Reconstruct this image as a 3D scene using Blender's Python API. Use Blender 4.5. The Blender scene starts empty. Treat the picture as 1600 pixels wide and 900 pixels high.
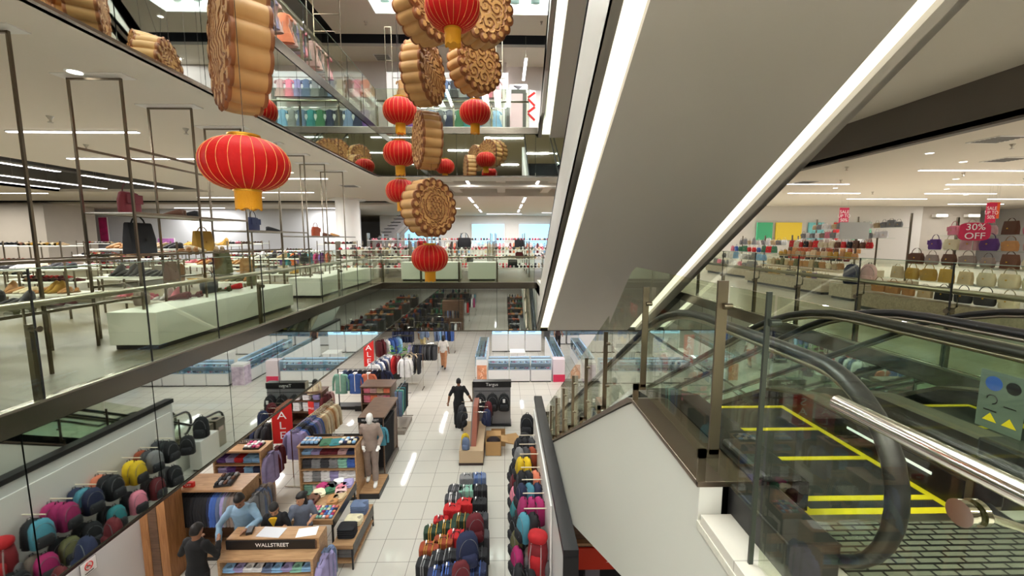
import bpy, math, random
from mathutils import Matrix, Vector, Euler
R = math.radians
rng = random.Random(7)
C = bpy.context.scene.collection
scene = bpy.context.scene
PI = math.pi
DBG = 0

# ---------------------------------------------------------------- levels (metres)
EYE = 6.2
F2, F3 = 4.85, 9.57           # upper floors
S2, S3 = 3.32, 8.15           # slab undersides
T2, T3 = 4.68, 9.40           # underside of the steel edge strips
XL, XR, YF = -3.85, 4.57, 13.1
TOP = 13.1

# ---------------------------------------------------------------- materials
_m = {}
def lin(c):
    return tuple(((v/255.)/12.92 if v/255. <= .04045 else ((v/255.+.055)/1.055)**2.4) for v in c[:3]) + (1.,)
def mat(name, col=(200, 200, 200), rough=.5, metal=0., bump=0., bs=40., var=0., vs=6., emit=0., spec=None, alpha=None):
    if name in _m: return _m[name]
    m = bpy.data.materials.new(name); m.use_nodes = True
    nt = m.node_tree; b = nt.nodes['Principled BSDF']
    b.inputs['Base Color'].default_value = lin(col)
    b.inputs['Roughness'].default_value = rough
    b.inputs['Metallic'].default_value = metal
    if spec is not None: b.inputs['Specular IOR Level'].default_value = spec
    if var or bump:
        tc = nt.nodes.new('ShaderNodeTexCoord')
        n = nt.nodes.new('ShaderNodeTexNoise'); n.inputs['Scale'].default_value = vs if var else bs
        nt.links.new(tc.outputs['Object'], n.inputs['Vector'])
        if var:
            mx = nt.nodes.new('ShaderNodeMix'); mx.data_type = 'RGBA'
            mx.inputs['A'].default_value = lin([max(0, v*(1-var)) for v in col])
            mx.inputs['B'].default_value = lin([min(255, v*(1+var)) for v in col])
            nt.links.new(n.outputs['Fac'], mx.inputs['Factor']); nt.links.new(mx.outputs['Result'], b.inputs['Base Color'])
        if bump:
            n2 = nt.nodes.new('ShaderNodeTexNoise'); n2.inputs['Scale'].default_value = bs
            nt.links.new(tc.outputs['Object'], n2.inputs['Vector'])
            bp = nt.nodes.new('ShaderNodeBump'); bp.inputs['Strength'].default_value = bump; bp.inputs['Distance'].default_value = .01
            nt.links.new(n2.outputs['Fac'], bp.inputs['Height']); nt.links.new(bp.outputs['Normal'], b.inputs['Normal'])
    if emit:
        b.inputs['Emission Color'].default_value = lin(col); b.inputs['Emission Strength'].default_value = emit
    _m[name] = m
    return m
def col(c, rough=.8):
    return mat('cloth_%d_%d_%d' % tuple(c), c, rough, var=.12, vs=9, bump=.25, bs=30)
def glass(name, tint, f0=.04, rough=0.):
    if name in _m: return _m[name]
    m = bpy.data.materials.new(name); m.use_nodes = True; nt = m.node_tree
    nt.nodes.clear(); N = nt.nodes.new; L = nt.links.new
    o = N('ShaderNodeOutputMaterial'); t = N('ShaderNodeBsdfTransparent'); g = N('ShaderNodeBsdfGlossy'); x = N('ShaderNodeMixShader')
    t.inputs['Color'].default_value = tuple(tint) + (1,); g.inputs['Roughness'].default_value = rough; g.inputs['Color'].default_value = (1, 1, 1, 1)
    ge = N('ShaderNodeNewGeometry'); d = N('ShaderNodeVectorMath'); d.operation = 'DOT_PRODUCT'; L(ge.outputs['Incoming'], d.inputs[0]); L(ge.outputs['Normal'], d.inputs[1])
    def mth(op, a, b=None):
        q = N('ShaderNodeMath'); q.operation = op
        for i, v in enumerate((a, b)):
            if v is None: continue
            if isinstance(v, (int, float)): q.inputs[i].default_value = v
            else: L(v, q.inputs[i])
        return q.outputs[0]
    f = mth('ADD', mth('MULTIPLY', mth('POWER', mth('SUBTRACT', 1., mth('ABSOLUTE', d.outputs['Value'])), 5.), 1-f0), f0)
    L(f, x.inputs[0]); L(t.outputs[0], x.inputs[1]); L(g.outputs[0], x.inputs[2]); L(x.outputs[0], o.inputs[0]); _m[name] = m
    return m
def tiles(name, c1, grout, size, rough=.12, mortar=.008, off=0., c2=None, w=None):
    m = mat(name, c1, rough); nt = m.node_tree; b = nt.nodes['Principled BSDF']
    tc = nt.nodes.new('ShaderNodeTexCoord'); br = nt.nodes.new('ShaderNodeTexBrick')
    br.offset = off; br.squash = 1
    br.inputs['Color1'].default_value = lin(c1); br.inputs['Color2'].default_value = lin(c2 or [v*.985 for v in c1]); br.inputs['Mortar'].default_value = lin(grout)
    br.inputs['Scale'].default_value = 1; br.inputs['Mortar Size'].default_value = mortar; br.inputs['Mortar Smooth'].default_value = .1
    br.inputs['Brick Width'].default_value = w or size; br.inputs['Row Height'].default_value = size
    nt.links.new(tc.outputs['Object'], br.inputs['Vector']); nt.links.new(br.outputs['Color'], b.inputs['Base Color'])
    return m
def wood(name, c1, c2, scale=(1.5, 14, 14), rough=.45):
    if name in _m: return _m[name]
    m = mat(name, c1, rough); nt = m.node_tree; b = nt.nodes['Principled BSDF']
    tc = nt.nodes.new('ShaderNodeTexCoord'); mp = nt.nodes.new('ShaderNodeMapping'); mp.inputs['Scale'].default_value = scale
    n = nt.nodes.new('ShaderNodeTexNoise'); n.inputs['Scale'].default_value = 1.6; n.inputs['Detail'].default_value = 6; n.inputs['Distortion'].default_value = 1.2
    cr = nt.nodes.new('ShaderNodeValToRGB'); cr.color_ramp.elements[0].position = .35; cr.color_ramp.elements[1].position = .65
    cr.color_ramp.elements[0].color = lin(c1); cr.color_ramp.elements[1].color = lin(c2)
    nt.links.new(tc.outputs['Object'], mp.inputs[0]); nt.links.new(mp.outputs[0], n.inputs['Vector']); nt.links.new(n.outputs['Fac'], cr.inputs[0])
    nt.links.new(cr.outputs[0], b.inputs['Base Color'])
    return m

steel = mat('brushed_steel', (186, 180, 168), .28, 1., bump=.05, bs=60)
chrome = mat('polished_steel', (225, 222, 214), .1, 1.)
bronze = mat('warm_steel', (126, 116, 100), .3, 1.)
white = mat('white_paint', (238, 236, 232), .5)
ceilm = mat('ceiling_paint', (228, 220, 207), .9)
soffit = mat('soffit_paint', (214, 209, 200), .55)
black = mat('black_laminate', (30, 29, 31), .4)
rubber = mat('handrail_rubber', (26, 26, 28), .35)
dark = mat('dark_void', (26, 25, 28), .8)
beige = mat('beige_panel', (196, 186, 170), .6, var=.04, vs=1.2)
lampm = mat('lamp_white', (250, 248, 255), .5, emit=6.)
cove = mat('cove_light', (255, 250, 232), .5, emit=1.25)
oak = wood('oak_board', (186, 148, 108), (158, 120, 84))
walnut = wood('walnut_board', (112, 84, 64), (88, 64, 48))
greywood = wood('grey_oak_plinth', (176, 164, 140), (150, 138, 116), (1, 12, 12))
gl_clear = glass('rail_glass', (.90, .93, .855), .035)
gl_green = glass('escalator_glass', (.94, .985, .96), .03)
gl_case = glass('showcase_glass', (.9, .96, .98), .03)
mirror = mat('tinted_mirror', (214, 222, 216), .02, 1.)
red = mat('sale_red', (205, 34, 30), .5)
magenta = mat('sale_magenta', (206, 26, 78), .5)
ink = mat('white_ink', (248, 246, 244), .6)

# ---------------------------------------------------------------- mesh builder
class MB:
    def __init__(s): s.v = []; s.f = []; s.m = []
    def add(s, vs, fs, m=0):
        o = len(s.v); s.v += [tuple(p) for p in vs]; s.f += [tuple(i+o for i in f) for f in fs]; s.m += [m]*len(fs); return s
    def box(s, x0, x1, y0, y1, z0, z1, m=0):
        v = [(x, y, z) for z in (z0, z1) for y in (y0, y1) for x in (x0, x1)]
        return s.add(v, [(0, 2, 3, 1), (4, 5, 7, 6), (0, 1, 5, 4), (2, 6, 7, 3), (0, 4, 6, 2), (1, 3, 7, 5)], m)
    def obox(s, c, h, rot, m=0):
        Rm = rot.to_matrix() if isinstance(rot, Euler) else rot
        v = [Vector(c) + Rm @ Vector((x*h[0], y*h[1], z*h[2])) for z in (-1, 1) for y in (-1, 1) for x in (-1, 1)]
        return s.add(v, [(0, 2, 3, 1), (4, 5, 7, 6), (0, 1, 5, 4), (2, 6, 7, 3), (0, 4, 6, 2), (1, 3, 7, 5)], m)
    def prism(s, poly, ax, a0, a1, m=0):
        n = len(poly)
        f = {'X': lambda p, a: (a, p[0], p[1]), 'Y': lambda p, a: (p[0], a, p[1]), 'Z': lambda p, a: (p[0], p[1], a)}[ax]
        v = [f(p, a0) for p in poly] + [f(p, a1) for p in poly]
        return s.add(v, [tuple(range(n))[::-1], tuple(range(n, 2*n))] + [(i, (i+1) % n, n+(i+1) % n, n+i) for i in range(n)], m)
    def rings(s, rings, m=0, cap=True):
        n = len(rings[0]); v = [p for r in rings for p in r]; f = []
        for k in range(len(rings)-1):
            for i in range(n):
                j = (i+1) % n; f.append((k*n+i, k*n+j, (k+1)*n+j, (k+1)*n+i))
        if cap: f += [tuple(range(n))[::-1], tuple(range((len(rings)-1)*n, len(rings)*n))]
        return s.add(v, f, m)
    def cyl(s, p0, p1, r, n=10, m=0, r1=None):
        return s.tube([p0, p1], [r, r if r1 is None else r1], n, m)
    def tube(s, pts, r, n=8, m=0, sq=1., axis=None):
        pts = [Vector(p) for p in pts]; rr = r if isinstance(r, (list, tuple)) else [r]*len(pts); out = []
        ref = Vector((0, 0, 1)); d0 = (pts[1]-pts[0]).normalized()
        if abs(d0.dot(ref)) > .9: ref = Vector((1, 0, 0))
        if axis: ref = Vector(axis)
        for i, p in enumerate(pts):
            a = pts[max(i-1, 0)]; b = pts[min(i+1, len(pts)-1)]; d = (b-a)
            d = d.normalized() if d.length else d0
            u = d.cross(ref); u = u.normalized() if u.length > 1e-4 else Vector((1, 0, 0)); w = u.cross(d).normalized()
            out.append([p + u*math.cos(2*PI*k/n)*rr[i]*(sq if axis else 1) + w*math.sin(2*PI*k/n)*rr[i]*(1 if axis else sq) for k in range(n)])
        return s.rings(out, m)
    def loft(s, secs, n=14, m=0, e=1., ax='Z'):
        """secs: (t, cx, cy, rx, ry) ellipse or squarish rings (e<1) along the axis"""
        out = []
        for t, cx, cy, rx, ry in secs:
            ring = []
            for k in range(n):
                a = 2*PI*k/n; c, q = math.cos(a), math.sin(a)
                x = cx + rx*math.copysign(abs(c)**e, c); y = cy + ry*math.copysign(abs(q)**e, q)
                ring.append({'Z': (x, y, t), 'X': (t, x, y), 'Y': (x, t, y)}[ax])
            out.append(ring)
        return s.rings(out, m)
    def sell(s, c, r, e=.5, e2=None, nu=16, nv=9, m=0):
        e2 = e if e2 is None else e2; out = []
        for j in range(nv+1):
            ph = -PI/2 + PI*j/nv; ph = max(min(ph, PI/2-.02), -PI/2+.02)
            cz = math.copysign(abs(math.sin(ph))**e2, math.sin(ph)); cr = abs(math.cos(ph))**e2
            out.append([(c[0]+r[0]*cr*math.copysign(abs(math.cos(a))**e, math.cos(a)), c[1]+r[1]*cr*math.copysign(abs(math.sin(a))**e, math.sin(a)), c[2]+r[2]*cz)
                        for a in [2*PI*(k+.5)/nu for k in range(nu)]])
        return s.rings(out, m)
    def mesh(s, name, mats, smooth=False):
        me = bpy.data.meshes.new(name); me.from_pydata(s.v, [], s.f)
        for q in (mats if isinstance(mats, (list, tuple)) else [mats]): me.materials.append(q)
        me.polygons.foreach_set('material_index', s.m)
        if smooth: me.polygons.foreach_set('use_smooth', [True]*len(s.f))
        me.update()
        return me
    def build(s, name, mats, parent=None, smooth=False, bevel=0, loc=None, rot=None):
        me = s.mesh(name, mats, smooth)
        o = bpy.data.objects.new(name, me); C.objects.link(o)
        if parent is not None: o.parent = parent
        if loc is not None: o.location = loc
        if rot is not None: o.rotation_euler = rot
        if bevel:
            b = o.modifiers.new('b', 'BEVEL'); b.width = bevel; b.segments = 2; b.limit_method = 'ANGLE'
        return o
def arcsmooth(o, ang=40):
    for p in o.data.polygons: p.use_smooth = True
    try: o.data.set_sharp_from_angle(angle=R(ang))
    except Exception: pass
    return o
def tag(o, label, cat, group=None, kind=None):
    if DBG and len(label.split()) > 16: print('LONGLABEL', len(label.split()), label)
    o['label'] = label; o['category'] = cat
    if group: o['group'] = group
    if kind: o['kind'] = kind
    return o
def thing(name, label, cat, loc=(0, 0, 0), rz=0, group=None):
    o = bpy.data.objects.new(name, None); C.objects.link(o); o.location = loc; o.rotation_euler = (0, 0, rz)
    o.empty_display_size = .1
    return tag(o, label, cat, group)
def struct(o): o['kind'] = 'structure'; return o
_kids = {}
def copy_tree(src, loc=None, rot=None, mats=None, label=None, group=None, cat=None, scale=None):
    def rec(o, parent):
        c = o.copy(); C.objects.link(c); c.parent = parent
        for ch in o.children: rec(ch, c)
        return c
    c = rec(src, None)
    if loc is not None: c.location = loc
    if rot is not None: c.rotation_euler = rot if not isinstance(rot, (int, float)) else (0, 0, rot)
    if scale is not None: c.scale = (scale,)*3 if isinstance(scale, (int, float)) else scale
    if label: c['label'] = label
    if DBG and label and len(label.split()) > 16: print('LONGLABEL', len(label.split()), label)
    if group: c['group'] = group
    elif 'group' in c and group is not None: del c['group']
    if mats: paint(c, mats)
    return c
def paint(o, mats):
    """mats: {part name stem or '' for the root: [materials]}"""
    for q in [o] + list(o.children_recursive):
        k = q.name.split('.')[0]
        ms = mats.get(k) or (mats.get('') if q is o else None)
        if ms and q.type == 'MESH':
            for i, mm in enumerate(ms if isinstance(ms, (list, tuple)) else [ms]):
                if mm and i < len(q.material_slots):
                    q.material_slots[i].link = 'OBJECT'; q.material_slots[i].material = mm
def lettering(txt, size, m, loc, rot, parent=None, depth=.004, name='lettering', sx=1., ls=1.):
    cu = bpy.data.curves.new('t', 'FONT'); cu.body = txt; cu.size = size; cu.extrude = depth; cu.align_x = 'CENTER'; cu.align_y = 'CENTER'; cu.space_line = ls
    to = bpy.data.objects.new('t', cu); C.objects.link(to)
    dg = bpy.context.evaluated_depsgraph_get(); me = bpy.data.meshes.new_from_object(to.evaluated_get(dg))
    bpy.data.objects.remove(to); me.materials.clear(); me.materials.append(m)
    o = bpy.data.objects.new(name, me); C.objects.link(o); o.location = loc; o.rotation_euler = rot; o.scale = (sx, 1, 1)
    if parent is not None: o.parent = parent
    return o
FRONT = (PI/2, 0, 0)      # text that faces -Y
hidden_protos = []
def proto(o):
    hidden_protos.append(o); return o
def drop_protos():
    for o in hidden_protos:
        for q in list(o.children_recursive) + [o]: bpy.data.objects.remove(q)
# ================================================================ THE SETTING
def plate(name, x, y, z0, z1, holes, m):
    xs = sorted(set([x[0], x[1]] + [v for h in holes for v in h[:2] if x[0] < v < x[1]]))
    ys = sorted(set([y[0], y[1]] + [v for h in holes for v in h[2:] if y[0] < v < y[1]]))
    b = MB()
    for i in range(len(xs)-1):
        for j in range(len(ys)-1):
            cx, cy = (xs[i]+xs[i+1])/2, (ys[j]+ys[j+1])/2
            if any(h[0] < cx < h[1] and h[2] < cy < h[3] for h in holes): continue
            b.box(xs[i], xs[i+1], ys[j], ys[j+1], z0, z1)
    return struct(b.build(name, m))
VOID = (XL, XR, .25, YF)
ground_m = tiles('porcelain_tile', (212, 208, 198), (140, 136, 128), .62, .06, .006)
plate('floor', (-32, 32), (-26, 46), -.2, 0, [], ground_m)
fl_l = tiles('beige_stone_tile', (96, 89, 68), (80, 74, 56), .8, .4, .004, c2=(87, 80, 61))
fl_r = tiles('pale_stone_tile', (208, 204, 192), (176, 172, 162), .8, .2, .004)
E2 = 1.9      # front edge of the landing of the lower escalators
plate('floor', (-32, XL), (-26, 46), F2-.1, F2, [], fl_l)
plate('floor', (XR, 32), (-26, 46), F2-.1, F2, [], fl_r)
plate('floor', (XL, XR), (YF, 46), F2-.1, F2, [], fl_l)
plate('floor', (XL, XR), (-26, E2), F2-.1, F2, [(XL, .97, .25, E2+1)], fl_r)
plate('ceiling', (-32, 32), (-26, 46), S2, S2+.1, [(XL, .97, .25, YF), (.9, XR, E2, YF)], ceilm)
plate('floor', (-32, 32), (-26, 46), F3-.1, F3, [VOID], fl_l)
REC = [(-18, -11.8, -6, 17.5), (-30, -6, 21.5, 23.4), (XR, 8.12, -26, YF), (-3.2, 4.2, 14.2, 15.7), (-3.2, 4.2, 16.3, 19.)]
plate('ceiling', (-32, 32), (-26, 46), S3, S3+.1, [VOID]+REC, ceilm)
# recesses in the ceiling
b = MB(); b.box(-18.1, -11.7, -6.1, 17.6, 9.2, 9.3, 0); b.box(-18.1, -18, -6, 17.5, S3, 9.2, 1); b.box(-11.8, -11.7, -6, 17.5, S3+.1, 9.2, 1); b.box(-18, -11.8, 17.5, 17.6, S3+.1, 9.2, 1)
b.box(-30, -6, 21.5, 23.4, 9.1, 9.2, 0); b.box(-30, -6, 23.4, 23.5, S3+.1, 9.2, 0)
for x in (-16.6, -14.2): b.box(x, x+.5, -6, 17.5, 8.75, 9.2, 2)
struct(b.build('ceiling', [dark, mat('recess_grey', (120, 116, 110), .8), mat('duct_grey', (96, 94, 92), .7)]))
b = MB(); b.box(-3.2, 4.2, 14.2, 15.7, 9., 9.1, 1); b.box(-3.2, 4.2, 16.3, 19, 9., 9.1, 0); b.box(-3.2, 4.2, 15.7, 15.8, S3+.1, 9, 1); b.box(-3.2, 4.2, 19, 19.1, S3+.1, 9, 1)
for x in (-2.2, -.3, 1.6, 3.4): b.box(x, x+.35, 14.2, 19, 8.3, 9, 1)
b.box(-3.2, 4.2, 14.7, 15.2, 8.5, 8.8, 2)
struct(b.build('ceiling', [dark, ceilm, mat('duct_silver', (170, 168, 166), .5, .6)]))
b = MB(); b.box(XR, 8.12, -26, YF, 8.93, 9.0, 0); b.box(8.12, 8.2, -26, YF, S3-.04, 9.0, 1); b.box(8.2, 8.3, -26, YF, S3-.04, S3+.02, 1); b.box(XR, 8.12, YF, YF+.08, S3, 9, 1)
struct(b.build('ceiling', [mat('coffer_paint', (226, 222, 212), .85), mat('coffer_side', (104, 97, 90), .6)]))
# top ceiling with skylights and a dark slot
SKY = [(-3.95, -2.55, 9.5, 13.7), (-.62, 2.6, 9.5, 13.7), (-4.0, -2.55, 2.0, 7.6), (-1.6, .4, 2., 7.6)]
plate('ceiling', (-32, 32), (-26, 46), TOP, TOP+.1, SKY+[(-6.5, -5.67, -10, 15.9), (-5.67, 8, 15., 15.9)], ceilm)
b = MB()
for h in [(-6.5, -5.67, -10, 15.9), (-5.67, 8, 15., 15.9)]: b.box(h[0]-.05, h[1]+.05, h[2]-.05, h[3]+.05, TOP+.6, TOP+.7)
b.box(-6.6, -6.5, -10, 15.9, TOP+.1, TOP+.6); b.box(-6.5, 8, 15.9, 16, TOP+.1, TOP+.6)
struct(b.build('ceiling', dark))
skym = mat('daylight_glass', (236, 246, 240), .4, emit=2.6)
skys = mat('skylight_strip', (96, 122, 116), .4, emit=.25)
for k, h in enumerate(SKY):
    b = MB(); b.box(h[0], h[1], h[2], h[3], TOP+.5, TOP+.55, 0)
    x = h[0]+.2
    while x < h[1]-.3:
        b.box(x, x+.28, h[2], h[3], TOP+.30, TOP+.34, 1); x += .62
    for x in (h[0], h[1]-.04): b.box(x, x+.04, h[2], h[3], TOP-.02, TOP+.5, 2)
    for y in (h[2], h[3]-.04): b.box(h[0], h[1], y, y+.04, TOP-.02, TOP+.5, 2)
    o = b.build('window_%d' % (k+1), [skym, skys, white]); struct(o)
# steel edge strips and mirrored slab edges
backm = mat('edge_backing', (40, 44, 42), .6)  # dark backing behind the mirror panels, showing at the joints
def fascia(n, x0, x1, y0, y1, zb, zt, ft, along, side):
    b = MB(); L = (y1-y0) if along == 'Y' else (x1-x0); k = max(1, round(L/1.19)); st = L/k; g = .006
    for i in range(k):
        a, c = i*st+g, (i+1)*st-g
        if along == 'Y': b.box(x0, x0+.02, y0+a, y0+c, zb+.015, zt-.01, 0) if side > 0 else b.box(x0-.02, x0, y0+a, y0+c, zb+.015, zt-.01, 0)
        else: b.box(x0+a, x0+c, y0-.02, y0, zb+.015, zt-.01, 0) if side > 0 else b.box(x0+a, x0+c, y0, y0+.02, zb+.015, zt-.01, 0)
    if along == 'Y':
        s = side; xa, xb = sorted((x0-.12*s, x0-.004*s)); b.box(xa, xb, y0, y1, zb, zt, 1); xa, xb = sorted((x0-.12*s, x0+.035*s)); b.box(xa, xb, y0, y1, zt, ft+.012, 2)
        xa, xb = sorted((x0-.02*s, x0+.03*s)); b.box(xa, xb, y0, y1, zb-.02, zb+.012, 2)
    else:
        s = side; ya, yb = sorted((y0+.12*s, y0+.004*s)); b.box(x0, x1, ya, yb, zb, zt, 1); ya, yb = sorted((y0+.12*s, y0-.035*s)); b.box(x0, x1, ya, yb, zt, ft+.012, 2)
        ya, yb = sorted((y0+.02*s, y0-.03*s)); b.box(x0, x1, ya, yb, zb-.02, zb+.012, 2)
    return struct(b.build('trim_%d' % n, [mirror, backm, mat('edge_steel', (128, 121, 110), .2, 1.)]))
fascia(1, XL, XL, -.5, YF, S2, T2, F2, 'Y', 1)
fascia(2, XL, XR, YF, YF, S2, T2, F2, 'X', 1)
fascia(3, XL, XL, -.5, YF, S3, T3, F3, 'Y', 1)
fascia(4, XL, XR, YF, YF, S3, T3, F3, 'X', 1)
fascia(5, XR, XR, 1.9, YF, S2, T2, F2, 'Y', -1)
# outer walls
wl = mat('shop_wall', (226, 224, 222), .7)
def wall(n, x0, x1, y0, y1, z0, z1, m=wl): return struct(MB().box(x0, x1, y0, y1, z0, z1).build('wall_'+n, m))
wall('west', -32.2, -32, -26, 46, 0, TOP); wall('east', 32, 32.2, -26, 46, 0, TOP); wall('north', -32, 32, 46, 46.2, 0, TOP); wall('south', -32, 32, -26.2, -26, 0, TOP)
# ground floor side wall with the wood clad column beside the shop
wall('shopside', -6.7, -6.55, 4.8, 7.1, 0, S2, mat('side_wall_white', (214, 212, 212), .55))
b = MB(); b.box(-6.5, -6.36, 7.0, 7.4, 0, S2, 0); b.box(-6.35, -6.2, 7.0, 7.4, 0, S2, 1); b.box(-6.19, -6.04, 7.0, 7.4, 0, S2, 0)
o = b.build('column_cladding', [wood('column_wood', (176, 124, 78), (150, 100, 58), (14, 14, 1.2)), walnut]); tag(o, 'tall brown wood clad column beside the clothes racks and white wall', 'column')
# columns
def colthing(name, label, b, m, smooth=False): return tag(arcsmooth(b.build(name, m)) if smooth else b.build(name, m), label, 'column')
b = MB(); b.cyl((-7.55, 20.5, F2), (-7.55, 20.5, S3), .55, 32); b.cyl((-7.55, 20.5, S3-.06), (-7.55, 20.5, S3), .85, 32)
colthing('round_column', 'round white column at the end of the shoe department', b, white, True)
colthing('square_column', 'wide square beige column behind the shoe tables', MB().box(-27.5, -24.6, 23, 25.8, F2, S3), beige)
colthing('square_column', 'slim white column beside the top of the overhead escalator landing', MB().box(3.4, 4.1, 15.2, 15.9, F2, S3), white)

# ---------------------------------------------------------------- balustrades of the void
def balustrade(label, p0, p1, z, inward, gh=1.12, rail=.82, glassm=gl_clear, st=1.12, post_h=.66):
    """p0->p1 along the edge; inward = unit vector towards the floor"""
    p0, p1, iw = Vector(p0), Vector(p1), Vector(inward); L = (p1-p0).length; d = (p1-p0)/L; k = max(1, round(L/st)); s = L/k
    t = thing('glass_balustrade', label, 'railing', (p0.x, p0.y, z), math.atan2(d.y, d.x))
    sg = 1 if Vector((-d.y, d.x)).dot(iw) > 0 else -1
    for i in range(k):
        MB().box(i*s+.006, (i+1)*s-.006, -.006, .006, -.02, gh).build('glass_pane', glassm, t)
        if st == 1.075 and i % 3 != 2: continue
        yb = sg*.05
        b = MB(); b.box(i*s-.0, i*s+.05, min(yb, yb+sg*.012), max(yb, yb+sg*.012)+.03, 0, post_h); b.cyl((i*s+.02, -sg*.015, post_h-.04), (i*s+.02, sg*.06, post_h-.04), .026, 12)
        b.tube([(i*s+.02, sg*.06, post_h-.02), (i*s+.02, sg*.1, post_h), (i*s+.02, sg*.1, rail-.02)], .009, 6)
        arcsmooth(b.build('post', bronze, t))
    b = MB()
    for i in range(k+1): b.box(i*s-.005, i*s+.005, -.007, .007, -.02, gh, 0)
    b.box(0, L, -.0065, .0065, gh-.004, gh+.003, 1)
    b.build('edge_seal', [dark, mat('glass_edge_green', (120, 140, 124), .3)], t)
    b = MB(); b.tube([(0, sg*.1, rail), (L, sg*.1, rail)], .03, 10)
    b.build('handrail', steel, t, True)
    MB().box(0, L, -.02, .02, -.0, .03).build('bottom_channel', steel, t)
    return t
balustrade('glass balustrade with steel handrail in front of the shoe department', (XL, YF-14*1.075), (XL, YF), F2, (-1, 0), st=1.075)
balustrade('glass balustrade across the far edge beside the plinths and red lantern', (XL, YF), (.95, YF), F2, (0, 1))
balustrade('glass balustrade with steel handrail in front of the handbag shelves', (XR, 1.9), (XR, YF), F2, (1, 0))
balustrade('upper glass balustrade in front of the pink clothes', (XL, -.4), (XL, YF), F3, (-1, 0), rail=.8)
balustrade('upper glass balustrade across the far edge below the hanging dresses', (XL, YF), (.75, YF), F3, (0, 1), rail=.8)

# ---------------------------------------------------------------- escalators
SL = .575
def handrail_path(y0, zt, yflat, zend, ybot, n=10, rad=.27, low=True):
    """(y,z) loop of a handrail: newel, level, curve, slope, bottom newel"""
    p = []
    for k in range(17):
        a = -PI/2 - PI*k/16
        p.append((y0+.42+.42*math.cos(a), zt-.42+.42*math.sin(a)))
    p = [(y0+.42+.26, zt-.75), (y0+.42+.14, zt-.82)] + p
    p.append((yflat-.2, zt))
    for k in range(1, 7):
        u = k/6.; p.append((yflat-.2+1.3*u, zt-SL*1.3*u*u*.55))
    p.append((ybot-.9, zend+SL*.9)); p.append((ybot-.2, zend+.08)); p.append((ybot+.9, zend))
    for k in range(1, 9):
        a = PI/2 - PI*k/8
        p.append((ybot+.9+rad*math.cos(a)*1.05, zend-rad*1.35+rad*1.35*math.sin(a)))
    return p
stepm = tiles('step_tread', (66, 66, 68), (20, 20, 22), .012, .4, .003)
yellow = mat('safety_yellow', (226, 208, 30), .5)
skirtm = mat('dark_skirt', (34, 34, 36), .25, .6)
deckm = mat('deck_steel', (136, 122, 108), .3, 1., bump=.05, bs=50)
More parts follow.
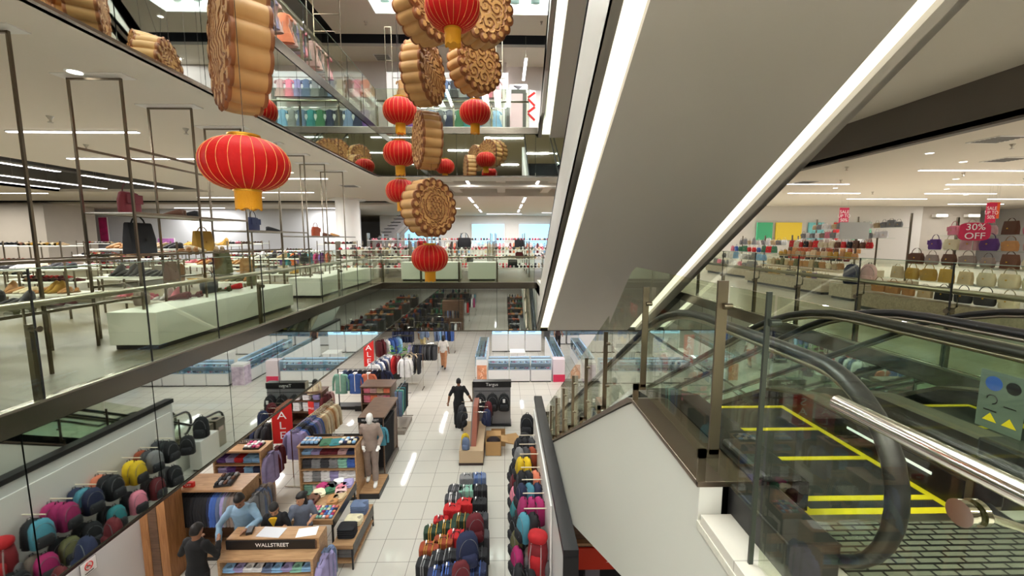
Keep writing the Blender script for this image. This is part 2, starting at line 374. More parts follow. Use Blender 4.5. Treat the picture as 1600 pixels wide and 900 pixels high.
def lower_escalator(label, xi, w, clad):
    """xi = inner edge of the steps, w = step width; runs from the landing down to the ground floor"""
    t = thing('escalator', label, 'escalator', (xi, 0, 0))
    x0, x1 = 0, w; yb = 1.93; y1 = 3.05
    zline = lambda y: F2 if y < y1 else max(0, F2-SL*(y-y1))
    yend = y1+F2/SL
    # steps
    st = .4; k = 0; y = 1.63
    sm = MB().box(x0+.01, x1-.01, 0, st, -.16, 0, 0); sm.box(x0+.01, x1-.01, st-.035, st+.002, -.002, .004, 1); sm.box(x0+.01, x0+.05, 0, st, -.002, .004, 1); sm.box(x1-.05, x1-.01, 0, st, -.002, .004, 1)
    me = sm.mesh('step', [stepm, yellow])
    while y < yend+.5:
        zc = F2 if y+st/2 < y1+.0 else max(0., F2-SL*(y+st-y1))
        o = bpy.data.objects.new('step', me); C.objects.link(o); o.parent = t; o.location = (0, y, zc); y += st
    # truss with cladding
    bot = lambda y: zline(y)-1.3
    poly = [(.9, F2-.12), (yb, F2-.2), (y1, F2-.2), (yend, -.0), (yend-1.4, 0), (3.1, 3.35), (1.9, 3.35), (.9, 3.4)]
    MB().prism(poly, 'X', -.16, w+.16).build('truss', dark, t)
    # balustrade on each side
    for sx, xs in ((-1, 0), (1, w)):
        xg = xs+sx*.12
        deck = [(1.9, F2), (1.9, F2+.17), (y1, F2+.17), (y1+.45, F2+.06), (yend+.3, .18), (yend+.9, .17), (yend+.9, 0), (yend, 0), (y1+.1, F2-.02-.2), (1.9, F2-.2)]
        wd = .26 if clad and sx < 0 else .2
        MB().prism(deck, 'X', *sorted((xs, xs+sx*wd))).build('deck', skirtm if clad and sx < 0 else deckm, t)  # inner deck coloured dark in place of a dark reflection
        sk = [(1.9, F2), (1.9, F2+.16), (y1, F2+.16), (y1+.4, F2+.05), (yend, .16), (yend+.4, .16), (yend+.4, 0)]
        MB().prism(sk, 'X', *sorted((xs-sx*.001, xs-sx*.012))).build('skirt', skirtm, t)
        # glass
        hp = handrail_path(1.33, 5.68, 2.95, .84, yend+.3)
        gp = [(q[0], q[1]-.01) for q in hp[2:-4]]
        gp = gp + [(yend+1.0, .2), (yend, .2), (y1+.5, F2+.02), (y1, F2+.15), (2.0, F2+.15)]
        MB().prism(gp, 'X', xg-.005, xg+.005).build('glass_side', gl_green, t)
        b = MB(); b.tube([(xg, q[0], q[1]) for q in hp], .042, 12, 0, .6, (1, 0, 0))
        b.build('handrail', rubber, t, True)
        b = MB(); b.tube([(xg, q[0], q[1]-.035) for q in hp[14:-6]], .016, 6); b.build('handrail_track', steel, t, True)
        if sx > 0: MB().box(xs-.016, xs-.008, 2.05, 2.6, F2+.105, F2+.12).build('comb_light', mat('comb_lamp', (225, 230, 230), .4, emit=.7), t)
        if clad and sx > 0:
            MB().box(xg-.008, xg-.006, 1.800, 1.990, 5.27, 5.56).build('safety_sticker', mat('sticker_clear', (96, 112, 102), .5), t); stk = C.objects['safety_sticker']
            b = MB(); b.cyl((xg-.009, 1.930, 5.5), (xg-.0085, 1.930, 5.5), .036, 20); b.build('blue_symbol', mat('symbol_blue', (50, 90, 170), .5), stk)
            b = MB(); b.cyl((xg-.009, 1.850, 5.5), (xg-.0085, 1.850, 5.5), .03, 20); b.tube([(xg-.009, 1.930+.022*math.cos(k*.5), 5.42+.022*math.sin(k*.5)) for k in range(10)], .003, 4); b.box(xg-.0095, xg-.0085, 1.905, 1.960, 5.36, 5.366); b.box(xg-.0095, xg-.0085, 1.830, 1.880, 5.40, 5.405); b.build('black_symbols', black, stk)
            b = MB(); b.prism([(1.900, 5.31), (1.960, 5.31), (1.930, 5.352)], 'X', xg-.0095, xg-.0085); b.prism([(1.820, 5.31), (1.880, 5.31), (1.850, 5.352)], 'X', xg-.0095, xg-.0085); b.build('yellow_triangles', yellow, stk)
        # newel foot
        MB().box(*sorted((xs+sx*.02, xs+sx*.22)), 1.9, 2.3, F2, F2+.2).build('newel_foot', black, t, bevel=.02)
    # comb and floor plate
    pm = tiles('landing_plate', (112, 116, 102), (18, 18, 18), .034, .35, .006, .5, w=.10)
    MB().box(-.1, w+.35, .3, 1.82, F2, F2+.006).build('floor_plate', pm, t)
    b = MB(); b.box(0, w, 1.82, 1.87, F2, F2+.012, 1); b.box(0, w, 1.87, 1.915, F2, F2+.013); b.build('comb_plate', [yellow, steel], t)
    MB().box(0, w, yend+.2, yend+1.3, .0, .01).build('floor_plate', steel, t)
    return t
e1 = lower_escalator('near descending escalator beside the white clad flank', 1.49, .8, True)
e2 = lower_escalator('second descending escalator between the first one and the handbag side', 3.02, .82, False)
# white flank of the first escalator, with a ledge
b = MB()
b.prism([(1.93, 4.98), (3.0, 4.98), (3.1, 4.93), (3.3, 4.82), (11.2, .28), (11.2, 0), (9.0, 0), (8.4, .02), (5.54, 2.02+.12), (2.9, 3.55), (1.2, 3.6), (1.2, 4.76), (1.93, 4.76)], 'X', .97, 1.09, 0)
b.box(.97, 1.09, .6, 1.2, 3.6, 4.76, 0)
o = b.build('flank_panel', mat('flank_white', (206, 207, 197), .45), bevel=.004)
o.parent = e1; o.location = (-1.49, 0, 0)
b = MB(); b.prism([(1.92, 4.98), (3.0, 4.985), (3.1, 4.94), (3.3, 4.825), (11.25, .285), (11.25, .31), (3.32, 4.86), (3.12, 4.975), (3.0, 5.012), (1.92, 5.01)], 'X', .955, 1.31, 0)
o = b.build('flank_cap', deckm, bevel=.003); o.parent = e1; o.location = (-1.49, 0, 0)
# ledge with dirt at the near end and the black end box
b = MB(); b.box(.965, 1.12, .4, 1.93, 4.76, 4.80); o = b.build('ledge', mat('dusty_white', (206, 204, 190), .6, var=.12, vs=30)); o.parent = e1; o.location = (-1.49, 0, 0)
b = MB(); b.box(1.12, 1.34, 1.5, 1.94, 4.3, 5.0); o = b.build('end_box', black, bevel=.01); o.parent = e1; o.location = (-1.49, 0, 0)
b = MB()
for k in range(16):
    dx, dy, q = rng.uniform(.98, 1.1), rng.uniform(1.45, 1.9), rng.uniform(.002, .005); b.box(dx, dx+q, dy, dy+q*1.6, 4.8, 4.803)
o = b.build('dirt_specks', mat('dirt_brown', (80, 66, 50), .8)); o.parent = e1; o.location = (-1.49, 0, 0); o['kind'] = 'stuff'
# outer glass guard with bronze posts on brackets, stepping down beside the flight
g = thing('glass_guard', 'stepped glass guard on bronze posts along the white escalator flank', 'railing', (1.03, 0, 0))
ps = [(1.60, 4.4, 5.98), (1.93, 4.93, 5.98), (2.98, 4.93, 5.86)]
y = 4.12
zt = lambda yy: (F2-SL*(yy-3.05)) + .18
posts = [(1.585, 4.55, 6.0, False), (1.93, F2+.24, 6.01, False), (2.98, F2+.2, 5.86, False)]
while y < 11: posts.append((y, zt(y), zt(y)+.86, True)); y += .95
for i, (yy, z0, z1, slope) in enumerate(posts):
    b = MB(); w = .018 if i == 0 else .043 if i != 1 else .05
    b.box(-w/2, w/2, yy-.006, yy+.006, z0+.06, z1)
    if i: b.box(-w/2-.05, w/2, yy-.006, yy+.006, z0+.04, z0+.085); b.box(-w/2-.05, -w/2-.01, yy-.006, yy+.006, z0-(.05 if slope else .10 if i == 1 else .06), z0+.085)
    b.cyl((.0, yy-.014, z1-.12), (.04, yy-.014, z1-.12), .015, 10)
    if slope: b.cyl((.0, yy-.014, z0+.3), (.04, yy-.014, z0+.3), .015, 10)
    arcsmooth(b.build('post', bronze if i else mat('seal_dark', (58, 64, 58), .3, .5), g))
ztop = 5.985
def pane(y0, y1, z00, z01, z10, z11):
    MB().prism([(y0, z00), (y1, z10), (y1, z11), (y0, z01)], 'X', .024, .034).build('glass_pane', gl_clear, g)
pane(.2, 1.57, F2-.25, ztop, F2-.25, ztop)
pane(1.60, 1.91, F2+.2, ztop, F2+.2, ztop)
pane(1.94, 2.94, F2+.2, ztop, F2+.2, ztop)
b = MB(); b.prism([(2.96, F2+.2), (2.96, ztop), (3.3, ztop), (3.42, 5.94), (3.52, 5.86), (4.1, 5.36), (4.1, zt(4.1)+.05), (3.3, F2+.15)], 'X', .024, .034); b.build('glass_pane', gl_clear, g)
y = 4.12
while y < 10.6: pane(y+.01, y+.94, zt(y)+.05, zt(y)+.9+.12, zt(y+.94)+.05, zt(y+.94)+.9+.12); y += .95
b = MB(); b.tube([(.0, -.2, 5.70), (.0, 1.22, 5.70)], .024, 16); b.cyl((.0, .86, 5.585), (.012, .86, 5.585), .03, 24); b.cyl((.016, .86, 5.585), (.022, .86, 5.585), .026, 24); b.cyl((.034, .86, 5.585), (.046, .86, 5.585), .03, 24); b.tube([(.04, .86, 5.585), (.09, .78, 5.59), (.16, .6, 5.59)], .009, 8)
arcsmooth(b.build('guard_handrail', chrome, g))

# upper escalators seen from below
def upper_escalator(label, c0, zend, ystop, ytop, zflat):
    t = thing('overhead_escalator', label, 'escalator', (1.03, 0, 0)); W = 3.42
    zb = lambda y: c0-.58*y
    zt = lambda y: zb(y)+1.5
    b = MB(); b.prism([(ystop, zb(ystop)), (ystop, zflat+.1), (ystop-1.2, zflat+.1), (ytop, zt(ytop)), (ytop, zb(ytop))], 'X', 0, .1); b.prism([(ystop, zb(ystop)), (ystop, zflat+.1), (ystop-1.2, zflat+.1), (ytop, zt(ytop)), (ytop, zb(ytop))], 'X', W-.1, W)
    b.build('side_panel', soffit, t)
    n = Vector((0, .58, 1)).normalized()
    def strip(x0, x1, up, th, name, m, y0=ytop, y1=ystop):
        MB().prism([(y0, zb(y0)+up), (y1, zb(y1)+up), (y1, zb(y1)+up+th), (y0, zb(y0)+up+th)], 'X', x0, x1).build(name, m, t)
    strip(.1, .1+.0, 0, .1, 'soffit_edge', soffit) if 0 else None
    strip(.0, .11, 0, .12, 'soffit_edge', soffit); strip(W-.24, W, 0, .12, 'soffit_edge', soffit)
    strip(.36, W-.5, 0, .12, 'soffit_panel', soffit)
    strip(.11, .36, .1, .05, 'light_strip', cove); strip(W-.5, W-.24, .1, .05, 'light_strip', cove)
    strip(.1, W-.1, .5, .1, 'step_band', dark)
    for x in (.12, 1.55, 1.75, W-.12):
        b = MB(); b.tube([(x, ystop-.3, zflat+.95), (x, ystop-1.6, zflat+.95), (x, ytop, zt(ytop)+.75)], .035, 8); b.build('handrail', rubber, t, True)
        MB().prism([(ystop-.3, zflat+.1), (ystop-.3, zflat+.93), (ystop-1.6, zflat+.93), (ytop, zt(ytop)+.73), (ytop, zt(ytop)-.1), (ystop-1.2, zflat)], 'X', x-.005, x+.005).build('glass_side', gl_green, t)
    if zflat < 6: MB().box(0, W, ystop-1.0, ystop, F2-.3, F2).build('landing', fl_r, t)
    return t
upper_escalator('wide grey underside of the overhead escalator with two light strips', 10.9, 3.32, YF-.03, 1.6, F2)
upper_escalator('next escalator higher up, seen as a slim flank with one light strip', 16.87, 9.27, YF-.03, 7.2, F3)
# ================================================================ LIGHT FITTINGS
LW, GW, SW = 1.75, .62, .95
def linear_light(p0, p1, label, w=.09, watts=60, hang=0.):
    p0, p1 = Vector(p0), Vector(p1); L = (p1-p0).length; ang = math.atan2(p1.y-p0.y, p1.x-p0.x); c = (p0+p1)/2
    t = thing('linear_light', label, 'ceiling light', c, ang, label)
    MB().box(-L/2, L/2, -w/2, w/2, -.012, .0).build('diffuser', lampm, t)
    MB().box(-L/2-.01, L/2+.01, -w/2-.012, w/2+.012, .0, .03).build('housing', white, t)
    if hang:
        for x in (-L*.4, L*.4): MB().cyl((x, 0, 0), (x, 0, hang), .004, 6).build('suspension_wire', steel, t)
    if watts:
        watts *= LW if p0.z > 4 else GW
        la = bpy.data.lights.new('lamp', 'AREA'); la.shape = 'RECTANGLE'; la.size = L; la.size_y = w; la.energy = watts; la.color = (1, .975, .94)
        lo = bpy.data.objects.new('lamp', la); C.objects.link(lo); lo.parent = t; lo.location = (0, 0, -.02)
zc = S3-.02
for x0, y, n in ((-8.9, 7.9, 2.3), (-10.4, 10.4, 3.1), (-8.2, 13.6, 2.6), (-9.5, 4.6, 2.6), (-10.8, 17.5, 3), (-14, 19.6, 3), (-22, 12, 3), (-22, 18, 3), (-20, 26, 3), (-12, 26, 3), (-24, 30, 3), (-28, 20.6, 3), (-24, 15, 3), (-29, 24, 2.5)):  # last three fittings added to brighten the square beige column
    linear_light((x0, y, zc), (x0+n, y, zc), 'slim recessed light in the flat ceiling of the shoe department', .07, 90)
for x in (-12.9, -15.4, -17.2):
    for y in (1.5, 6.2, 10.9, 15):
        linear_light((x, y-1.7, S3+.02), (x, y+1.7, S3+.02), 'long light hung inside the dark ceiling trough', .12, 60, .9)
for x0, y, n in ((11.6, 11.7, 3.4), (16.2, 11.7, 3), (9.4, 14.6, 2.6), (15.5, 14.6, 3.4), (11.8, 17.4, 3), (17.6, 17.4, 3), (16.2, 19.7, 3.8), (9, 20.5, 3), (23, 19.7, 3), (11, 24, 3), (18, 25, 3), (24, 22.4, 3), (10, 7.5, 3), (14.5, 5, 3), (9.5, 2, 3)):  # fitting nearest the massive grey column added to brighten it
    linear_light((x0, y, zc), (x0+n, y, zc), 'slim recessed light in the ceiling over the handbag department', .08, 36)
for x in (-2.6, -1, .6, 2.2):
    for y in (20.6, 24.4, 28.2):
        linear_light((x*1.6, y-1.2, zc), (x*1.6, y+1.2, zc), 'ceiling light in the converging rows beyond the void', .1, 55)
for x, y in ((-6, 30), (0, 31.5), (4, 30), (-4, 26)): linear_light((x-1.3, y, zc), (x+1.3, y, zc), 'crosswise ceiling light near the far bluish windows', .1, 60)
for x in (-1.3, 1.2): linear_light((x, 14.3, 8.25), (x, 15.6, 8.25), 'short batten light inside the open ceiling bay', .09, 40)
for x, y in ((-7, -3), (0, -3), (6, -3), (-3, -7), (3, -8), (-7, -10), (6, -12), (0, -13), (-7, 3), (-7, 10), (-10, 17), (0, 18), (6, 17), (-2, 22)):
    linear_light((x-1.3, y, TOP-.02), (x+1.3, y, TOP-.02), 'recessed light in the ceiling of the top floor', .1, 110)
for x, y in ((-3.2, -1.6), (.2, -1.6), (3.6, -1.6), (-3.2, -4.5), (.2, -4.5), (3.6, -4.5)):  # out of view, added to brighten the near floor and the undersides
    linear_light((x-1.2, y, zc), (x+1.2, y, zc), 'unseen fill light added to the ceiling behind the viewer', .1, 80)
linear_light((.75, 14.9, 12.3), (.75, 16.8, 12.3), 'bright batten light hung beside the wall air vent', .09, 60, .8)
# ground floor ceiling fittings
gx = [(-13, 6), (-9, 6), (-6.2, 6), (-9, 10), (-6.2, 10.2), (-9, 15), (-6, 15), (-8, 20), (-4, 16.5), (-1, 16), (2.4, 16.5), (6, 17), (9, 21), (5.5, 22), (1, 20), (1, 24), (-3.2, 21), (-3, 26), (6, 12), (9, 8), (8, 2), (3, -1.5), (-.7, -1.5), (-4.5, -1), (-8, -1.5), (-1, -7), (-6, -7), (3.5, -7), (-1, -13), (-7, -14), (3.5, -14), (-1, -20)]
for x, y in gx:
    linear_light((x, y-1.1, S2-.02), (x, y+1.1, S2-.02), 'linear light in the ground floor ceiling', .12, 75)
# daylight and void lamps under the skylights
for h in SKY:
    la = bpy.data.lights.new('daylight', 'AREA'); la.shape = 'RECTANGLE'; la.size = (h[1]-h[0])*.95; la.size_y = (h[3]-h[2])*.95; la.energy = SW*60*(h[1]-h[0])*(h[3]-h[2]); la.color = (.98, 1, .99)
    lo = bpy.data.objects.new('daylight', la); C.objects.link(lo); lo.location = ((h[0]+h[1])/2, (h[2]+h[3])/2, TOP+.40)
# downlights and sprinklers
dl = proto(thing('downlight', 'x', 'ceiling light')); MB().cyl((0, 0, 0), (0, 0, -.012), .07, 16).build('lens', mat('downlight_lens', (255, 250, 240), .4, emit=4.), dl); MB().cyl((0, 0, .004), (0, 0, -.006), .095, 16).build('trim_ring', white, dl)
sp = proto(MB().cyl((0, 0, 0), (0, 0, -.05), .05, 10, 0, .02).cyl((0, 0, -.05), (0, 0, -.09), .015, 8).cyl((0, 0, -.09), (0, 0, -.1), .035, 8).build('sprinkler', steel)); tag(sp, 'x', 'sprinkler')
av = proto(thing('air_vent', 'x', 'vent'))
MB().box(-.3, .3, -.3, .3, -.015, .01).build('vent_frame', white, av)
b = MB()
for k in range(6): b.box(-.26, .26, -.24+k*.085, -.19+k*.085, -.022, -.01)
b.build('vent_blade', mat('vent_grey', (110, 108, 106), .6), av)
for x, y in ((-5.3, 9.2), (-6.2, 12.5), (-8, 6), (-11, 8.4), (-5.0, 5.2), (9.6, 9.5), (11.5, 10.5), (14.5, 13.4), (12.5, 15.8), (10, 18), (17, 16), (20, 18)):
    copy_tree(dl, (x, y, S3), label='small round downlight in the middle floor ceiling', group='downlights of the middle floor')
for x, y in ((-2.9, 14), (.1, 14.2), (-4.9, 12), (3, 14)): copy_tree(dl, (x, y, TOP), label='small round downlight in the top floor ceiling', group='downlights of the top floor')
for x, y in ((-6.4, 5.4), (-7.2, 7), (-8.6, 9), (-9.6, 6.4), (-5.6, 7.7), (10.4, 8.6), (12.6, 9.4), (9.2, 11.3), (13.4, 12.2), (11, 13.7), (16.5, 13.2), (8.9, 15.6), (15, 17), (6.6, 4.2)):
    copy_tree(sp, (x, y, S3 if not (XR < x < 8.12) else 8.93), label='tiny sprinkler head in the middle floor ceiling', group='sprinklers of the middle floor')
for x, y in ((-4.4, 14.2), (1.2, 14.1)): copy_tree(sp, (x, y, TOP), label='tiny sprinkler head in the top floor ceiling', group='sprinklers of the top floor')
for n, (x, y, z, l) in enumerate(((9.6, 8.2, S3, 'square air vent in the ceiling just past the dark bulkhead'), (12.2, 10.2, S3, 'square air vent in the ceiling between two strip lights'), (10.2, 14.2, S3, 'square air vent in the ceiling over the far handbag shelves'), (-4.6, 16.8, TOP, 'dark square air vent in the top ceiling above the dresses'), (-5.6, 15.5, S3, 'square air vent in the ceiling near the round column'))):
    copy_tree(av, (x, y, z), label=l)

# ================================================================ LANTERNS AND MOONCAKES
lred = mat('lantern_silk', (186, 12, 8), .6, bump=.2, bs=25, var=.06, vs=20, spec=.25)
gold = mat('gold_trim', (212, 160, 40), .35, .5); tassel = mat('tassel_gold', (232, 164, 20), .6, bump=.6, bs=120)
def lantern_proto():
    t = thing('paper_lantern', 'x', 'lantern')
    b = MB(); n = 96; out = []
    for j in range(25):
        ph = -1.32+2.64*j/24; z = .27*math.sin(ph)/math.sin(1.32); r = .37*math.cos(ph)**.72
        out.append([(r*(1-.018*abs(math.sin(k*PI*24/n)))*math.cos(2*PI*k/n), r*(1-.018*abs(math.sin(k*PI*24/n)))*math.sin(2*PI*k/n), z) for k in range(n)])
    b.rings(out); b.build('silk_shade', lred, t, True)
    b = MB()
    for k in range(24):
        a = 2*PI*k/24
        b.tube([((.372*math.cos(ph)**.72)*math.cos(a), (.372*math.cos(ph)**.72)*math.sin(a), .27*math.sin(ph)/math.sin(1.32)) for ph in [-1.3+2.6*j/14 for j in range(15)]], .0022, 4)
    b.build('gold_rib', mat('rib_gold', (236, 176, 96), .4), t)
    MB().cyl((0, 0, .25), (0, 0, .30), .125, 28).cyl((0, 0, .29), (0, 0, .305), .135, 28).build('top_cap', gold, t)
    MB().cyl((0, 0, -.25), (0, 0, -.29), .12, 28).build('bottom_cap', gold, t)
    b = MB()
    for k in range(56):
        a = 2*PI*k/56; r = .108; L = .2+.012*math.sin(k*7.1)
        b.obox((r*math.cos(a), r*math.sin(a), -.28-L/2), (.0045, .002, L/2), Euler((0, 0, a+PI/2)))
    b.cyl((0, 0, -.28), (0, 0, -.47), .1, 28)
    b.build('tassel_fringe', tassel, t)
    MB().cyl((0, 0, .3), (0, 0, 6.0), .003, 5).build('hanging_cord', mat('cord_dark', (60, 50, 45), .7), t)
    return t
lp = proto(lantern_proto())
for l, x, y, z, s, cd in (('large red lantern hanging alone in front of the shoe department', -2.06, 3.45, 6.80, .86, 6.2), ('red lantern at the top of the view, in front of two mooncakes', -.69, 6.0, 9.30, 1., 3.8),
        ('red lantern in front of the upper glass rail, below the thick rimmed mooncake', -2.29, 9.6, 9.02, 1, 4), ('red lantern hanging under the mooncake that faces the viewer with curly relief', -.68, 10.2, 9.17, .98, 3.9),
        ('red lantern in front of the mirrored band, beside a mooncake edge', -2.37, 9.8, 8.15, 1, 4.9), ('red lantern half hidden behind the lowest mooncake', -2.46, 10.2, 7.36, .98, 5.7), ('lowest red lantern, hanging over the far balustrade', -1.53, 8.6, 5.83, 1, 7.2)):
    c = copy_tree(lp, (x, y, z), rng.random()*6, label=l, group=None, scale=s if s > .9 else (s, s, s*.86))
    for q in c.children:
        if q.name.startswith('hanging_cord'): q.scale = (1, 1, (TOP-z)/6.0)
cake1 = mat('mooncake_crust', (196, 144, 84), .55, var=.16, vs=5, bump=.3, bs=18); cake2 = mat('mooncake_brown', (140, 84, 44), .6, var=.2, vs=8); cake3 = mat('mooncake_side', (190, 144, 88), .6, var=.1, vs=3)
def cake_proto(kind, Rm=.58, T=.40):
    t = thing('hanging_mooncake', 'x', 'decoration')
    NT, NR, NL = 252, 44, 18
    lobe = lambda a: .9+.1*abs(math.cos(NL*a/2))**.6
    def h(u, a):
        edge = lobe(a)
        if u > .94: return -.02*(u-.94)/.06
        if u > .74:                                            # petals
            w = abs(math.cos(NL*a/2)); d = (u-.84)/.1; return .03*(1 if (d*d+(1-w)*2.2) < .9 else 0.05)
        if u > .70: return .036
        if kind == 0:
            x, y = u*math.cos(a), u*math.sin(a)
            s = math.sin(30*x+3.2*math.sin(9*y+1.3)+3.5*math.sin(17*x*y+2)+2*math.sin(23*y)); return .018 if s > -.6 else .0
        if kind == 1:
            x, y = u*math.cos(a), u*math.sin(a)
            q = min((math.hypot(x-cx_, y-cy_)*34+math.atan2(y-cy_, x-cx_)*1. , 0) for cx_, cy_ in ((.0, .42), (.38, .1), (.22, -.4), (-.25, -.38), (-.4, .12), (0, 0)) if math.hypot(x-cx_, y-cy_) < .26 or (cx_ == 0 and cy_ == 0))[0]; return .026 if math.sin(q) > -.3 else 0
        x, y = u*math.cos(a), u*math.sin(a)
        if abs(x) < .3 and abs(y) < .34:
            g = (math.sin(x*38) > .1) ^ (math.sin(y*31+1) > .35); return .034 if g or abs(abs(x)-.28) < .02 else .004
        s = math.sin(a*4+5*math.sin(u*14)); return .026 if s > -.4 else 0
    b = MB()
    for sg in (-1, 1):
        rows = []
        for i in range(NR+1):
            u = .02+.98*i/NR
            rows.append([(Rm*u*(lobe(2*PI*k/NT) if u > .7 else 1-(u/.7)*(1-lobe(2*PI*k/NT)))*math.cos(2*PI*k/NT), sg*(T/2+h(u, 2*PI*k/NT)*.8), Rm*u*(lobe(2*PI*k/NT) if u > .7 else 1-(u/.7)*(1-lobe(2*PI*k/NT)))*math.sin(2*PI*k/NT)) for k in range(NT)])
        if sg > 0: rows = [r[::-1] for r in rows]
        o = len(b.v); b.rings(rows, 0, True)
        nf = NT*NR
        fi = len(b.f)-nf-2
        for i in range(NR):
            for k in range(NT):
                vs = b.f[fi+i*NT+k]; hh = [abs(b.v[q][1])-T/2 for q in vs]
                if max(hh)-min(hh) > .012 or .73*Rm*.97 < math.hypot(b.v[vs[0]][0], b.v[vs[0]][2]) and max(hh) < .006: b.m[fi+i*NT+k] = 1  # relief steps and low areas near the rim get the browner colour
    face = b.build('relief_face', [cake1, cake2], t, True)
    b = MB(); rows = []
    for j, (yy, sc) in enumerate(((-T/2-.012, .985), (-T/2+.012, 1.01), (-T/2+.03, .985), (-.06, 1.0), (.06, 1.0), (T/2-.03, .985), (T/2-.012, 1.01), (T/2+.012, .985))):
        rows.append([(Rm*sc*lobe(2*PI*k/NT)*math.cos(2*PI*k/NT), yy, Rm*sc*lobe(2*PI*k/NT)*math.sin(2*PI*k/NT)) for k in range(NT)])
    b.rings(rows, 0, False)
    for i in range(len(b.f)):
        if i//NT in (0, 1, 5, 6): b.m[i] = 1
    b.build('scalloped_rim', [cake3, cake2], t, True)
    MB().cyl((0, 0, Rm*.97), (0, 0, 6), .0035, 5).build('hanging_cord', mat('cord_dark'), t)
    return t
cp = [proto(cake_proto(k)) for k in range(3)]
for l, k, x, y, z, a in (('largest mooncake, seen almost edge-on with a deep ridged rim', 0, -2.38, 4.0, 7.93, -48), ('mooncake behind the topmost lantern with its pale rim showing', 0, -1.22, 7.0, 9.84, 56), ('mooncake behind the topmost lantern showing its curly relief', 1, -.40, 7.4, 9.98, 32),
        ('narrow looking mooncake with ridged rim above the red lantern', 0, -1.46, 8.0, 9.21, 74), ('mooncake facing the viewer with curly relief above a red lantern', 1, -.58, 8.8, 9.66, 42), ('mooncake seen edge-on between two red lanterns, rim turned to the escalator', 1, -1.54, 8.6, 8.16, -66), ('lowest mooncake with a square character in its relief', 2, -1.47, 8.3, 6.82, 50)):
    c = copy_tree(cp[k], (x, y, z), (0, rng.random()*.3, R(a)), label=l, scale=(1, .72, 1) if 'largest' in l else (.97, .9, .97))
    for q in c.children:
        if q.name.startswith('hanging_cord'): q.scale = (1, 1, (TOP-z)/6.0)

# ================================================================ MERCHANDISE PROTOTYPES
def shoe_proto(kind):
    b = MB(); n = 12
    b.loft([(-.125, 0, .012, .026, .012), (-.09, 0, .012, .034, .012), (0, 0, .012, .032, .012), (.07, 0, .012, .042, .012), (.125, 0, .012, .022, .012)], n, 1, .8, 'X')
    if kind == 0: b.loft([(-.12, 0, .05, .022, .04), (-.08, 0, .055, .03, .045), (-.01, 0, .045, .03, .035), (.06, 0, .032, .038, .022), (.12, 0, .022, .02, .01)], n, 0, .9, 'X')
    elif kind == 1:
        b.loft([(-.11, 0, .05, .02, .03), (-.085, 0, .05, .028, .03), (-.06, 0, .03, .02, .01)], n, 0, .9, 'X'); b.loft([(.03, 0, .035, .03, .02), (.07, 0, .032, .038, .02), (.115, 0, .022, .02, .01)], n, 0, .9, 'X'); b.box(-.12, -.09, -.02, .02, -.045, .01, 1)
    else: b.loft([(-.115, 0, .09, .028, .09), (-.08, 0, .1, .034, .1), (-.02, 0, .08, .032, .075), (.05, 0, .035, .036, .025), (.12, 0, .022, .02, .01)], n, 0, .9, 'X')
    o = b.build('shoe', [col((60, 50, 46)), col((70, 62, 56))], None, True); return tag(o, 'x', 'shoe')
shoes = [proto(shoe_proto(k)) for k in range(3)]
def bag_proto(kind, w=.26, h=.2, d=.1):
    """faces -Y, stands on z=0"""
    b = MB()
    if kind == 0: b.loft([(0, 0, 0, w/2, d/2), (.02, 0, 0, w/2, d/2), (h*.6, .004, 0, w/2*1.03, d/2*.8), (h*1.15, 0, 0, w/2*.97, d/2*.4), (h*1.2, 0, 0, w/2*.93, d/2*.3)], 16, 0, .35)
    elif kind == 1: b.loft([(0, 0, 0, w*.44, d/2), (.02, 0, 0, w*.5, d/2), (h*.6, 0, 0, w*.5, d/2), (h*.95, 0, 0, w*.4, d*.4), (h, 0, 0, w*.33, d*.2)], 16, 0, .7); b.box(-w*.42, w*.42, -d*.56, -d*.46, h*.45, h*.88, 0)
    else: b.loft([(0, 0, 0, w*.4, d*.45), (.02, 0, 0, w*.46, d*.5), (h*.5, 0, 0, w*.5, d*.56), (h*.97, 0, 0, w*.42, d*.3), (h, 0, 0, w*.4, d*.2)], 16, 0, .6)
    b.tube([(w*.3*math.cos(PI*k/8), 0, h*.95+h*.5*math.sin(PI*k/8)) for k in range(9)], .006, 6, 1)
    b.cyl((0, -d*.58, h*.55), (0, -d*.5, h*.55), .012, 8, 2)
    o = b.build('handbag', [col((90, 60, 50)), col((60, 40, 34)), gold], None, True); arcsmooth(o, 45); return tag(o, 'x', 'handbag')
bags = [proto(bag_proto(k)) for k in range(3)]
HANG = mat('hanger_black', (30, 30, 32), .4)
def shirt_proto(long=True, L=.72, name='hanging_shirt', cat='shirt', sleeve=.55):
    """hangs from z=0, wide along X, thin along Y"""
    b = MB()
    b.loft([(-.075, 0, 0, .05, .045), (-.10, 0, 0, .085, .05), (-.115, 0, 0, .19, .05), (-.16, 0, 0, .215, .06), (-.32, 0, 0, .2, .068), (-.55, 0, 0, .2, .07), (-L-.07, 0, 0, .215, .072)], 18, 0, .85)
    for s in (-1, 1): b.tube([(s*.17, 0, -.14), (s*.235, 0, -.24), (s*.27, .0, -.4), (s*.275, -.01, -.14-sleeve)], [.062, .06, .052, .045], 9, 0, .75)
    b.box(-.012, .012, -.073, -.066, -.7 if long else -.3, -.1, 1)
    b.prism([(-.07, -.07), (0, -.13), (.07, -.07), (.05, -.055), (-.05, -.055)], 'Y', -.056, .05, 1)
    o = b.build(name, [col((200, 200, 210)), col((225, 225, 230))], None, True); arcsmooth(o, 50); tag(o, 'x', cat)
    h = MB(); h.tube([(-.17, 0, -.12), (0, 0, -.065), (.17, 0, -.12)], .006, 6); h.tube([(0, 0, -.065), (0, 0, -.02), (.016, 0, .004), (0, 0, .018), (-.016, 0, .006)], .003, 5)
    h.build('hanger', HANG, o); return o
